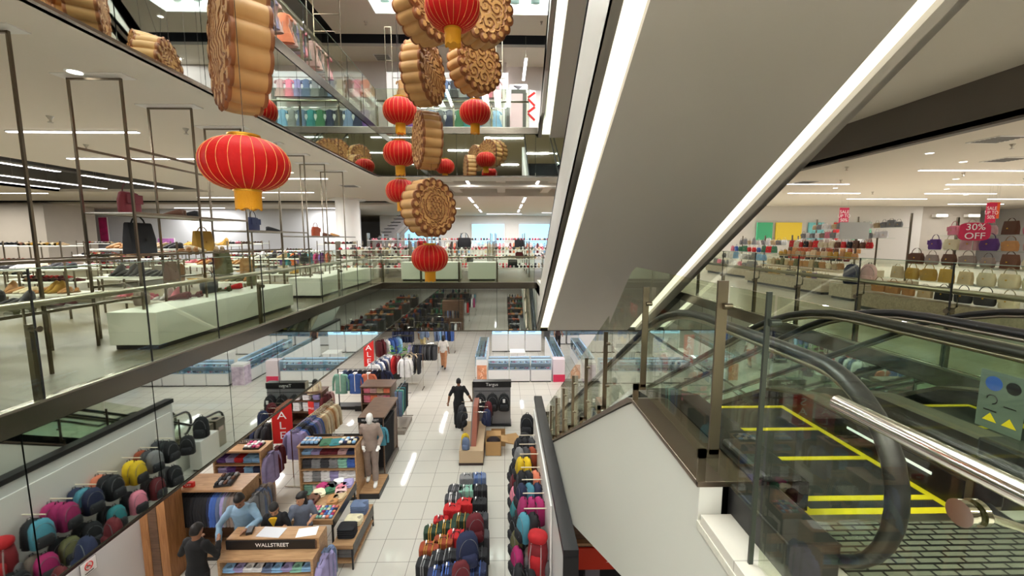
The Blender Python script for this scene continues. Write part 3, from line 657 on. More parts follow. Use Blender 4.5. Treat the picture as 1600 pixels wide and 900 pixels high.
shirt = proto(shirt_proto()); jacket = proto(shirt_proto(True, .68, 'hanging_jacket', 'jacket')); tee = proto(shirt_proto(False, .6, 'hanging_blouse', 'blouse', .2))
def trouser_proto():
    b = MB()
    b.loft([(-.05, 0, 0, .15, .02), (-.1, 0, 0, .15, .028), (-.5, 0, 0, .13, .03), (-1.02, 0, 0, .12, .026)], 12, 0, .6)
    o = b.build('hanging_trousers', [col((30, 30, 34))], None, True); tag(o, 'x', 'trousers')
    MB().tube([(-.15, 0, -.05), (.15, 0, -.05)], .008, 6).tube([(0, 0, -.05), (0, 0, .01)], .003, 5).build('hanger', HANG, o); return o
trouser = proto(trouser_proto())
def dress_proto():
    b = MB()
    b.loft([(-.07, 0, 0, .09, .03), (-.12, 0, 0, .15, .045), (-.28, 0, 0, .15, .055), (-.36, 0, 0, .13, .05), (-.6, 0, 0, .22, .07), (-.78, 0, 0, .27, .08)], 20, 0, .8)
    for s in (-1, 1): b.tube([(s*.13, 0, -.12), (s*.2, 0, -.16), (s*.22, 0, -.24)], [.05, .055, .05], 8, 0, .7)
    for k in range(8): b.obox((-.2+.057*k, -.07, -.62), (.006, .006, .14), Euler((0, (-.2+.057*k)*.5, 0)), 0)
    o = b.build('hanging_dress', [col((200, 120, 130))], None, True); arcsmooth(o, 50); tag(o, 'x', 'dress')
    MB().tube([(-.13, 0, -.1), (0, 0, -.05), (.13, 0, -.1)], .005, 6).tube([(0, 0, -.05), (0, 0, .01)], .003, 5).build('hanger', HANG, o); return o
dress = proto(dress_proto())
def folded_proto():
    b = MB(); b.loft([(0, 0, 0, .10, .135), (.008, 0, 0, .12, .155), (.018, 0, 0, .127, .162), (.03, 0, 0, .12, .155), (.039, 0, 0, .1, .135)], 20, 0, .35)
    b.prism([(-.05, -.12), (0, -.06), (.05, -.12), (.03, -.14), (-.03, -.14)], 'Z', .037, .044, 1)
    o = b.build('folded_shirt', [col((200, 200, 210)), col((235, 235, 238))], None, True); arcsmooth(o, 40); return tag(o, 'x', 'folded shirt')
folded = proto(folded_proto())
def backpack_proto():
    """hangs/stands with its back to +Y, base at z=0"""
    b = MB(); b.loft([(0, 0, 0, .12, .07), (.02, 0, 0, .145, .085), (.2, 0, -.01, .15, .095), (.34, 0, 0, .14, .08), (.42, 0, .01, .1, .055), (.45, 0, .015, .05, .03)], 18, 0, .7)
    o = b.build('backpack', [col((30, 30, 34))], None, True); tag(o, 'x', 'backpack')
    MB().loft([(.03, 0, -.1, .1, .03), (.06, 0, -.105, .115, .04), (.17, 0, -.105, .11, .038), (.21, 0, -.095, .08, .02)], 14, 0, .6).build('front_pocket', [col((34, 34, 38))], o, True)
    MB().tube([(-.03, .03, .44), (-.02, .03, .485), (.02, .03, .485), (.03, .03, .44)], .007, 6).build('top_handle', [col((20, 20, 22))], o, True)
    MB().tube([(.125*math.cos(PI*k/12), -.088+.02*math.sin(PI*k/12), .2+.2*math.sin(PI*k/12)) for k in range(13)], .004, 5).tube([(.09*math.cos(PI*k/8), -.142+.02*math.sin(PI*k/8), .14+.05*math.sin(PI*k/8)) for k in range(9)], .004, 5).build('zip', [col((110, 110, 114))], o, True)
    for s in (-1, 1): MB().tube([(s*.05, .055, .42), (s*.07, .1, .36), (s*.085, .105, .2), (s*.11, .08, .04)], .014, 6, 0, .5).build('strap', [col((22, 22, 24))], o, True)
    return o
backpack = proto(backpack_proto())
def dye(src, kind_mats, **k): return copy_tree(src, mats={'': kind_mats}, **k)
def darker(c, f=.7): return tuple(int(v*f) for v in c)
NAMES = {'black': (26, 26, 30), 'navy': (34, 42, 74), 'charcoal': (62, 62, 66), 'grey': (130, 130, 132), 'white': (228, 226, 226), 'cream': (222, 208, 176), 'beige': (196, 172, 136), 'tan': (176, 128, 80), 'brown': (96, 62, 44), 'maroon': (96, 26, 34), 'red': (190, 30, 34), 'pink': (226, 130, 150), 'magenta': (160, 36, 96), 'dark green': (34, 58, 42), 'coral': (226, 128, 96), 'orange': (226, 110, 40), 'yellow': (226, 190, 30), 'mustard': (176, 136, 50), 'olive': (98, 96, 62), 'green': (60, 110, 80), 'mint': (136, 186, 166), 'teal': (50, 130, 136), 'sky blue': (136, 178, 216), 'blue': (64, 98, 170), 'slate blue': (104, 120, 152), 'lavender': (160, 150, 196), 'purple': (96, 60, 130), 'taupe': (138, 122, 112), 'dusty pink': (204, 164, 164), 'rust': (150, 66, 36), 'turquoise': (76, 144, 164)}
def tone(n, j=.06):
    c = NAMES[n]; f = 1+rng.choice((-1, 0, 1))*j
    return col(tuple(int(max(8, min(245, v*f))) for v in c))
def put(src, colour, what, place, loc, rot=0, scale=None, mats=None, m2=None):
    """one merchandise item; items that nothing tells apart share label and group"""
    lab = '%s %s %s' % (colour, what, place)
    ms = mats or [tone(colour), m2 or col(darker(NAMES[colour], .75))]
    if src in bags and what != 'handbag': ms = ms + [ms[0]]
    return copy_tree(src, loc, rot, {'': ms}, lab, lab, scale=scale)
# ================================================================ MIDDLE FLOOR: SHOE DEPARTMENT
pl_w = mat('plinth_white', (222, 224, 214), .4)
def plinth(label, x0, x1, y0, y1, h, name='display_plinth', m=pl_w, z=F2):
    t = thing(name, label, 'plinth', ((x0+x1)/2, (y0+y1)/2, z)); w, d = (x1-x0)/2, (y1-y0)/2
    MB().box(-w, w, -d, d, .06, h).build('body', m, t, bevel=.006); MB().box(-w+.04, w-.04, -d+.04, d-.04, 0, .06).build('base', black, t); return t
plinth('long white display plinth behind the glass rail, below the brown and tan bags', -4.86, -4.26, 5.1, 8.4, .47)
plinth('second long white display plinth behind the glass rail, towards the round column', -5.0, -4.28, 9.7, 13.4, .47)
plinth('white display plinth nearest the big mirror band end, beside the low bench', -4.95, -4.25, 1.3, 3.4, .47)
plinth('wider white plinth beyond the far glass rail, under the lowest lantern', -3.4, -1.45, 13.75, 14.3, .62)
plinth('narrower white plinth beyond the far glass rail', -1.2, -.28, 13.75, 14.3, .62)
FY = [4.18, 5.32, 6.45, 7.6, 8.75, 9.9, 11.0, 12.2]
nm = ['first', 'second', 'third', 'fourth', 'fifth', 'sixth', 'seventh', 'eighth']
for i, y in enumerate(FY):
    t = thing('display_gantry', 'tall goal shaped steel frame reaching the ceiling, %s along the glass rail' % nm[i], 'display gantry', (-4.9, y, F2)); H = S3-F2
    for x in (-.31, .31): MB().box(x-.012, x+.012, -.012, .012, 0, H-.03).build('upright', bronze, t)
    MB().box(-.32, .32, -.012, .012, H-.05, H-.026).build('crossbar', bronze, t)
    MB().box(-.42, .42, -.1, .1, H-.012, H).build('ceiling_plate', white, t)
shg = glass('shelf_glass', (.93, .96, .94), .04)
def rail_shelf(label, y0, y1, z):
    t = thing('hanging_shelf', label, 'shelf', (-4.9, (y0+y1)/2, z)); L = (y1-y0)/2
    MB().box(-.3, .3, -L, L, -.02, -.008).build('shelf_board', shg if z < 6.1 else white, t) if z < 7 else None
    for x in (-.31, .31): MB().box(x-.01, x+.01, -L, L, -.03, 0.).build('edge_bar', bronze, t)
rail_shelf('high empty pair of bars between the third and fifth steel frames', 5.33, 8.74, 7.33)
rail_shelf('upper display shelf carrying the maroon bag', 5.33, 7.6, 6.55)
rail_shelf('upper display shelf carrying the navy bag', 7.62, 9.9, 6.38)
rail_shelf('display shelf with the big black tote and mustard bag', 5.33, 8.74, 6.02)
rail_shelf('lower glass shelf with the brown, olive and tan bags', 5.33, 9.9, 5.62)
rail_shelf('display shelf with the brown shoes by the round column', 9.92, 13, 6.3)
rail_shelf('display shelf level with the glass rail near the first steel frame', 2.2, 5.3, 6.0)
rail_shelf('glass shelf near the first steel frame', 2.2, 5.3, 5.5)
for colour, k, y, z, s, what in (('maroon', 1, 5.62, 6.55, 1.35, 'slouchy handbag with long handles'), ('black', 0, 5.72, 6.02, 1.7, 'large tote bag'), ('mustard', 0, 6.9, 6.02, 1.35, 'tote bag with a draped strap'), ('brown', 0, 6.2, 5.62, 1.1, 'square handbag'),
        ('olive', 0, 7.35, 5.62, 1.55, 'large tote bag'), ('tan', 0, 7.98, 5.62, 1.0, 'slim upright handbag'), ('navy', 1, 8.3, 6.38, 1.3, 'soft handbag'), ('taupe', 2, 5.66, 5.33, 1.1, 'bucket bag'), ('charcoal', 2, 6.95, 5.33, 1.3, 'round slouchy bag'), ('olive', 1, 8.1, 5.33, 1.1, 'small upright bag'), ('rust', 1, 11.0, 6.3, 1.2, 'leather bag'), ('black', 2, 10.3, 5.62, 1.2, 'bag seen as a silhouette')):
    put(bags[k], colour, what, 'on the shelves behind the glass rail', (-4.9, y, z), R(95+rng.uniform(-12, 12)), s)
def shoe_pairs(src, colour, place, x, y, z, rz, s=1.):
    for d in (-.055, .055):
        put(src, colour, 'shoe', place, (x-math.sin(rz)*d, y+math.cos(rz)*d, z), rz+rng.uniform(-.12, .12), s)
for colour, y, z in (('maroon', 6.25, 5.33), ('maroon', 6.5, 5.33), ('beige', 7.1, 6.02), ('tan', 6.5, 6.02), ('cream', 6.65, 6.02), ('brown', 6.3, 6.55), ('black', 6.6, 6.55), ('red', 7.5, 5.33), ('olive', 7.2, 5.33), ('black', 8.9, 6.38), ('brown', 11.6, 6.3), ('tan', 12.1, 6.3), ('black', 3.2, 6.0), ('tan', 3.8, 6.0), ('olive', 4.2, 5.5), ('maroon', 4.6, 5.5), ('black', 3.0, 5.5), ('taupe', 10.3, 5.33), ('taupe', 10.9, 5.33)):
    shoe_pairs(shoes[rng.randrange(2)], colour, 'on the shelves behind the glass rail', -4.85, y, z, R(rng.choice((20, 200, 160))))
def table(label, x, y, w, d, hs, rz=0, top=pl_w):
    t = thing('shoe_table', label, 'display table', (x, y, F2), rz)
    for h in hs: MB().box(-w/2, w/2, -d/2, d/2, h-.03, h).build('shelf', top, t, bevel=.004)
    for sx in (-1, 1):
        for sy in (-1, 1): MB().box(sx*w/2-.012, sx*w/2+.012, sy*d/2-.012, sy*d/2+.012, 0, max(hs)+(.12 if len(hs) > 1 else 0)).build('leg', bronze, t)
    return t
scol = ['black', 'brown', 'maroon', 'beige', 'tan', 'rust', 'cream', 'pink', 'charcoal', 'taupe', 'white', 'red', 'mustard', 'olive']
rows = [(-6.3, 'in the row nearest the glass rail'), (-8.2, 'in the second row from the glass rail'), (-10.2, 'in the third row from the glass rail'), (-12.6, 'in the fourth row from the glass rail'), (-15.2, 'in the row under the ceiling trough'), (-18.5, 'in the last row before the wall')]
cnt = 0
for ri, (rx, rl) in enumerate(rows):
    ys = [3.2, 5.4, 7.5, 9.6, 11.7, 13.9, 16.2, 18.6, 21.] if ri < 4 else [7, 10, 13, 16, 19.5, 23]
    for yi, ry in enumerate(ys):
        if rx > -9 and 18 < ry < 22.5: continue
        hs = [(.42, .85), (.5,), (.3, .72, 1.2), (.42, .8)][(ri*2+yi) % 4]
        pos = ['first', 'second', 'third', 'fourth', 'fifth', 'sixth', 'seventh', 'eighth', 'ninth'][yi]
        table('steel legged shoe table, %s going back, %s' % (pos, rl), rx, ry, 1.5, .62, hs)
        dist = math.hypot(rx, ry)
        for h in hs:
            base = rng.choice(scol)
            n = 5 if dist < 12 else 4
            if cnt < 252 and (dist < 15):
                for k in range(n):
                    cn = base if rng.random() < .5 else rng.choice(scol)
                    px_ = rx-.6+1.2*(k+.5)/n
                    for d in (-.05, .05):
                        put(shoes[rng.choice((0, 0, 1, 2))], cn, 'shoe', 'on the shoe tables '+rl, (px_+d, ry-.05, F2+h), R(-90)+rng.uniform(-.2, .2), 1.1); cnt += 1
            else:
                b = MB()
                for k in range(9):
                    px_ = rx-.62+1.24*(k+.5)/9
                    for m_, (sy, sz) in enumerate(((.1, .05), (-.06, .09))): b.loft([(-.13, px_, .03, .04, .03), (-.05, px_, .045, .045, .045), (.1, px_, .02, .035, .02)], 8, rng.randrange(5), .8, 'Y')
                b.v = [(v[0], v[1]+ry, v[2]+F2+h) for v in b.v]
                o = b.build('shoes', [tone(c) for c in rng.sample(scol, 5)]); tag(o, 'many small shoes on a distant table %s' % rl, 'shoes', 'shoes crowded on distant tables '+rl, 'stuff')
# far side of the middle floor
sb = MB()
def shelf_rack(label, x0, x1, y, hs, z=F2, m=white, uprights=bronze, d=.4):
    t = thing('shelf_rack', label, 'shelf', ((x0+x1)/2, y, z)); w = (x1-x0)/2
    for h in hs: MB().box(-w, w, -d/2, d/2, h-.025, h).build('shelf', m, t)
    for x in (-w, 0, w): MB().box(x-.012, x+.012, -d/2, d/2, 0, max(hs)+.3).build('upright', uprights, t)
for j, (y, lab) in enumerate(((15.2, 'first'), (16.8, 'second'), (18.6, 'third'), (20.8, 'fourth'))):
    for i, (x0, x1) in enumerate(((-6.0, -3.4), (-3.2, -.6), (-.4, 2.2))):
        hs = (.35, .68, 1.0) if j < 2 else (.5, .95, 1.35)
        shelf_rack('white %s rack of the %s shoe row beyond the far rail' % (('column side', 'middle', 'escalator side')[i], lab), x0, x1, y, hs)
        for h in hs:
            b = MB(); k = x0+.1
            while k < x1-.1:
                b.loft([(-.12, k, .03, .035, .03), (-.05, k, .045, .04, .045), (.1, k, .02, .03, .02)], 8, rng.randrange(6), .8, 'Y'); k += .13
            b.v = [(v[0], v[1]+y, v[2]+F2+h) for v in b.v]
            tag(b.build('shoes', [tone(c) for c in ('black', 'white', 'pink', 'beige', 'red', 'charcoal')]), 'small shoes lined up on the %s rack row beyond the far rail' % lab, 'shoes', 'small shoes lined up on the %s rack row beyond the far rail' % lab, 'stuff')
for colour, x, y, z, s, k in (('black', -1.15, 14.0, F2+.62, .9, 2), ('red', -3.3, 16.8, F2+1.0, 1.6, 2), ('black', -1.6, 16.8, F2+1.0, 2.2, 2), ('black', .6, 16.8, F2+1.0, 1.5, 0), ('maroon', .55, 15.2, F2+.68, 1.2, 1), ('black', .3, 15.2, F2+.35, 1.3, 0)):
    put(bags[k], colour, 'bag displayed', 'on the racks beyond the far rail', (x, y, z), R(rng.uniform(-20, 20)), s)
def rod_rack(name, label, x0, y0, x1, y1, zr, items, src, what, place, s=1., z=0, feet=True, plinth_m=None, sp=None, turn=0):
    dx, dy = x1-x0, y1-y0; L = math.hypot(dx, dy); a = math.atan2(dy, dx)
    t = thing(name, label, 'clothes rack', ((x0+x1)/2, (y0+y1)/2, z), a)
    MB().tube([(-L/2, 0, zr-z), (L/2, 0, zr-z)], .012, 8).build('rod', chrome, t)
    if feet:
        for sx in (-1, 1):
            MB().box(sx*L/2-.012, sx*L/2+.012, -.012, .012, .03, zr-z).build('upright', chrome, t)
            MB().box(sx*L/2-.015, sx*L/2+.015, -.25, .25, 0, .03).build('foot', chrome, t)
    n = len(items)
    for i, cn in enumerate(items):
        u = (i+.5)/n; u = .04+.92*u
        put(src, cn, what, place, (x0+dx*u, y0+dy*u, zr-.012), a+PI/2+turn+rng.uniform(-.1, .1), s)
    return t
for i in range(6):
    x = -7.5+i*2.1; y = 23.2
    rod_rack('garment_rail', 'long rail of small mixed tops, %s along the far clothes row' % nm[i], x, y, x+1.9, y, F2+1.25, [rng.choice(('pink', 'white', 'coral', 'dusty pink', 'sky blue', 'maroon', 'cream')) for _ in range(9)], tee, 'blouse hanging', 'on the far rails of the middle floor', .9, F2)
rod_rack('garment_rail', 'rail of bright purple, teal and orange tops beside the round column', -8.2, 15.2, -6.2, 15.2, F2+.95, ['purple', 'teal', 'orange', 'purple', 'teal', 'turquoise', 'magenta', 'purple', 'coral'], tee, 'blouse hanging', 'on the bright rail by the round column', .8, F2)
# distant escalator of the middle floor and far wall with bluish windows
t = thing('distant_escalator', 'small dark escalator far off, rising past the round column', 'escalator', (-7.6, 25.5, F2))
for k, x in enumerate((-.7, .5)):
    MB().prism([(-1.4, 0), (1.8, 3.2), (2.6, 3.2), (-.6, 0)], 'Y', x*0+k*1.2-.5, x*0+k*1.2+.5).build('truss', mat('esc_grey', (150, 148, 150), .5), t)
    b = MB()
    for j in range(16): b.obox((-.9+j*.19, k*1.2-.52, .3+j*.19), (.3, .02, .02), Euler((0, 0, 0)))
    b.build('steps', dark, t)
struct(MB().box(-10, 8, 34, 34.2, F2, S3).build('wall_far', wl))
for i, x in enumerate((-8, -2.6, 1.2, 4.6)):
    o = MB().box(x, x+2.6, 33.9, 34, F2+1.0, F2+2.6, 0).box(x-.05, x, 33.88, 34, F2+.95, F2+2.65, 1).box(x+2.6, x+2.65, 33.88, 34, F2+.95, F2+2.65, 1).build('window_%d' % (i+11), [mat('bluish_daylight', (150, 205, 240), .4, emit=1.1), white]); struct(o)
# back wall of the shoe department with posters
struct(MB().box(-32, -9.2, 27, 27.2, F2, S3).build('wall_back', mat('back_grey', (206, 208, 212), .7)))
for l, x, c, z0, z1, w in (('orange and red vertical poster on the far wall of the shoe department', -27.6, (230, 90, 60), 6.3, 7.6, .9), ('blue and white vertical poster below the orange one', -27.5, (120, 140, 210), 5.3, 6.2, .9), ('narrow magenta hanging poster on the far wall', -25.2, (200, 40, 110), 6.1, 7.6, .5), ('bright pink light panel on the far wall beside a grey one', -21.4, (230, 120, 210), 5.4, 6.3, 1.0)):
    t = thing('poster', l, 'poster', (x, 26.9, z0)); MB().box(-w/2, w/2, -.02, .02, 0, z1-z0).build('print', mat('poster_%d' % c[1], c, .5, var=.35, vs=3), t); MB().box(-w/2-.03, w/2+.03, -.01, .04, -.03, z1-z0+.03).build('backing', white, t)

# ================================================================ MIDDLE FLOOR: HANDBAG DEPARTMENT
def bag_display(label, x0, y0, y1, tiers, palette, place, face=-1, depth=.34, hp=.34, near=True, dense=.3, rise=.3, sc=1.):
    t = thing('bag_display', label, 'display unit', (x0, y0, F2)); L = y1-y0; W = depth*tiers+.4
    MB().box(0, W, 0, L, .07, hp).build('plinth', greywood, t); MB().box(.06, W-.06, .06, L-.06, 0, .07).build('base', black, t)
    for k in range(tiers):
        z = hp+.02+rise*k
        if k: MB().box(.1+depth*k, .1+depth*k+depth*.95, .05, L-.05, z-.02, z).build('shelf', shg, t)
    for yy in (.08, L/2, L-.08): MB().box(.1+depth*(tiers-1)+depth, .14+depth*tiers, yy-.015, yy+.015, hp, hp+rise*tiers+.1).build('upright', bronze, t)
    for k in range(tiers):
        z = F2+hp+.02+rise*k; y = y0+.2
        pc = palette[k % len(palette)]
        while y < y1-.15:
            put(bags[rng.randrange(3)], rng.choice(pc), 'handbag', '%s, %s tier' % (place, nm[k]), (x0+.1+depth*(k+.5), y, z), R(-90+rng.uniform(-14, 14)), sc*rng.uniform(.8, 1.05)); y += dense
    return t
bag_display('tiered handbag display on an oak plinth beyond the rail, the farther of two', 7.8, 10.04, 13.3, 6, [('charcoal', 'purple', 'mustard', 'cream', 'taupe'), ('beige', 'tan', 'cream', 'olive'), ('cream', 'beige', 'tan', 'mustard'), ('red', 'rust', 'brown', 'black', 'cream'), ('grey', 'white', 'taupe', 'pink'), ('grey', 'white', 'grey', 'beige')], 'on the farther tiered display', dense=.2, sc=.78, rise=.26)
bag_display('tiered handbag display on an oak plinth beyond the rail, the closer of two', 7.0, 5.3, 8.1, 5, [('black', 'tan', 'cream', 'charcoal', 'beige'), ('mustard', 'cream', 'beige'), ('brown', 'cream', 'taupe'), ('cream', 'tan', 'dusty pink', 'purple', 'olive', 'coral'), ('dusty pink', 'tan', 'brown', 'black', 'pink')], 'on the closer tiered display', rise=.27)
bag_display('long handbag display behind, under the grey column', 10.9, 13.6, 17.5, 4, [('brown', 'tan', 'rust'), ('maroon', 'red', 'black'), ('brown', 'rust', 'tan'), ('grey', 'white', 'taupe'), ('mustard', 'red', 'maroon', 'grey')], 'on the display under the grey column', rise=.27)
bag_display('handbag display far back near the coloured posters', 8.6, 14.4, 17.6, 4, [('grey', 'white', 'pink'), ('white', 'grey', 'sky blue'), ('pink', 'green', 'blue', 'red'), ('grey', 'white', 'beige')], 'on the display near the coloured posters', rise=.27)
for l, x, y, c in (('large charcoal backpack standing on the floor end of the bag display', 7.9, 9.3, 'navy'), ('dusty pink backpack standing beside the dark one', 8.25, 9.25, 'dusty pink')):
    o = copy_tree(backpack, (x, y, F2+.36), R(-60), {'': [tone(c)], 'front_pocket': [tone(c)]}, l)
plinth('low oak plinth carrying the two standing backpacks', 7.65, 8.6, 8.95, 9.6, .36, m=greywood)
struct(MB().box(9.4, 24.3, 24.05, 24.2, F2, S3).build('wall_display', mat('panel_grey', (206, 202, 196), .6)))
for l, x, c, w in (('yellow graphic panel over the far handbag shelves', 16.4, (236, 206, 60), 1.5), ('green graphic panel beside the yellow one', 15.0, (70, 180, 130), .9), ('pale teal graphic panel beside the yellow one', 18., (120, 196, 200), .9), ('red flag panel near the teal one', 19.3, (222, 50, 56), .5), ('mint and white flag panel near the red one', 20.7, (150, 220, 190), 1.1)):
    tag(MB().box(x-w/2, x+w/2, 23.9, 23.97, 6.2, 7.2).build('wall_graphic', mat('gp_%d' % c[0], c, .5)), l, 'panel')
tag(MB().box(24.4, 27.9, 24.2, 26.6, F2, S3).build('square_column', mat('column_grey', (176, 168, 156), .7, var=.04, vs=1.5)), 'massive square grey column with two spotlights above the handbags', 'column')
for s in (25.3, 27.2):
    t = thing('spotlight', 'white %s spotlight near the top of the massive grey column' % ('first' if s < 26 else 'second'), 'spotlight', (s, 24.1, S3-.55)); MB().box(-.35, .35, -.2, .05, -.08, .08).build('body', white, t); MB().box(-.3, .3, -.24, -.2, -.06, .06).build('lens', mat('downlight_lens'), t)
def sale_sign(label, x, y, z, w, h, lines, m=magenta, rz=0, sz=None):
    t = thing('sale_sign', label, 'sign', (x, y, z), rz); bd = MB().box(-w/2, w/2, -.008, .008, 0, h).build('board', m, t)
    lettering('\n'.join(lines), sz or h/len(lines)*.8, ink, (0, -.011, h/2), FRONT, bd, .001, ls=.9)
    MB().cyl((-w*.35, 0, h), (-w*.35, 0, h+.5), .002, 4).cyl((w*.35, 0, h), (w*.35, 0, h+.5), .002, 4).build('hanging_wire', steel, t); return t
sale_sign('magenta hanging sign reading SALE UP TO 50% beside the far shelves', 11.45, 14.0, 6.72, .32, .56, ['SALE', 'UP TO', '50%'], sz=.15)
sale_sign('magenta hanging sign reading SALE UP TO 50% next to the grey column', 13.2, 11.2, 6.66, .28, .54, ['SALE', 'UP TO', '50%'], sz=.13)
sale_sign('orange hanging sign partly behind the magenta one', 13.75, 11.6, 6.8, .3, .45, ['L', 'E'], mat('sign_orange', (232, 96, 40), .5), sz=.16)
t = thing('discount_sign', 'magenta rounded sign reading 30% OFF on top of the bag shelves', 'sign', (8.0, 7.0, 6.22), R(-25)); MB().cyl((0, 0, -.22), (0, 0, .02), .008, 8).build('stem', steel, t)
MB().loft([(-.02, 0, .12, .2, .15), (.02, 0, .12, .2, .15)], 24, 0, .5, 'Y').build('board', magenta, t); lettering('30%\nOFF', .15, ink, (0, -.03, .12), FRONT, t, .002)
tag(MB().box(8.0, 8.7, 9.85, 9.88, 6.22, 6.62).build('blank_notice_board', mat('notice_grey', (190, 190, 186), .5)), 'plain pale grey board standing on top of the bag shelves', 'board')

# ================================================================ TOP FLOOR CLOTHES
def tier_rack(label, x0, x1, y, zr, items, src, what, place, s=1.):
    rod_rack('garment_rail', label, x0, y, x1, y, zr, items, src, what, place, s, F3, True, turn=-PI/2)
plan = [('lower', F3+1.02, ['black', 'purple', 'navy', 'slate blue', 'charcoal', 'navy', 'green', 'teal', 'slate blue', 'grey', 'sky blue']), ('upper', F3+1.98, ['tan', 'coral', 'pink', 'maroon', 'cream', 'slate blue', 'charcoal', 'grey', 'slate blue', 'lavender', 'pink', 'dusty pink'])]
for lab, zr, it in plan: tier_rack('%s rail of dresses facing the void on the top floor' % lab, -3.7, .05, 14.6, zr, it, dress, 'dress hanging', 'on the %s rail across the top floor edge' % lab, .78)
struct(MB().box(-4, .15, 14.95, 15.0, F3, F3+2.3).build('wall_rack', mat('rack_wall', (232, 228, 228), .6)))
for i, y in enumerate((4.2, 5.6, 7, 8.4, 9.8, 11.2, 12.6)):
    for j, zr in enumerate((F3+1.05, F3+2.1)):
        rod_rack('garment_rail', '%s rail of pink clothes, %s along the upper glass' % (('lower', 'upper')[j], nm[i]), -5.3, y-.6, -5.3, y+.6, zr, [rng.choice(('pink', 'dusty pink', 'dusty pink', 'white', 'coral', 'grey', 'lavender')) for _ in range(6)], dress if j else tee, 'garment hanging', 'on the %s rails behind the upper glass' % ('low', 'high')[j], .95, F3, j == 0)
for i, y in enumerate((4, 6, 8, 10, 12)):
    t = thing('display_gantry', 'thin steel frame above the pink clothes on the top floor, %s from the big mooncake' % nm[i], 'display gantry', (-4.75, y, F3))
    for x in (-.35, .35): MB().box(x-.01, x+.01, -.01, .01, 0, TOP-F3).build('upright', bronze, t)
    MB().box(-.36, .36, -.01, .01, TOP-F3-.9, TOP-F3-.88).box(-.36, .36, -.01, .01, 2.2, 2.22).build('crossbar', bronze, t)
for x in (-3.6, -.15):
    t = thing('display_gantry', 'thin steel frame standing at the %s end of the dress rails' % ('window' if x < -1 else 'escalator'), 'display gantry', (x, 14.2, F3))
    for q in (-.1, .1): MB().box(q-.008, q+.008, -.4, -.38, 0, 3.2).build('upright', bronze, t)
    MB().box(-.1, .1, -.4, -.38, 3.18, 3.2).box(-.1, .1, -.4, -.38, 2.2, 2.22).build('crossbar', bronze, t)
t = thing('banner', 'pale pink fabric banner in a dark opening behind the upper rail', 'banner', (.42, 14.9, F3+.3)); MB().box(-.22, .22, -.02, .0, 0, 1.3).build('fabric', mat('pink_banner', (222, 190, 200), .8), t); MB().box(-.34, .34, .01, .04, -.3, 1.45).build('dark_opening', mat('opening_grey', (84, 80, 80), .7), t)
t = thing('vertical_sign', 'red and white patterned vertical sign hanging by the overhead escalator', 'sign', (.86, 13.7, F3+.36), R(20))
MB().box(-.15, .15, -.01, .01, 0, .95).build('board', mat('sign_white', (236, 230, 226), .5), t)
b = MB()
for k in range(4): b.obox((0.0, -.014, .14+k*.22), (.15, .002, .035), Euler((0, R(-38 if k % 2 else 38), 0)))
b.build('red_pattern', red, t)
t = thing('wall_air_unit', 'white vent unit below the batten light behind the upper floor', 'vent', (.55, 16.9, 12.0)); MB().box(-.35, .35, -.1, .1, -.15, .15).build('housing', white, t); MB().prism([(-.2, .1), (.2, .1), (0, -.06)], 'Y', -.12, -.1).build('grille', dark, t)
struct(MB().box(-14, .1, 17.2, 17.3, F3, TOP).box(.1, 9, 17.6, 17.7, F3, TOP).build('wall_top', mat('top_wall', (226, 218, 216), .7)))
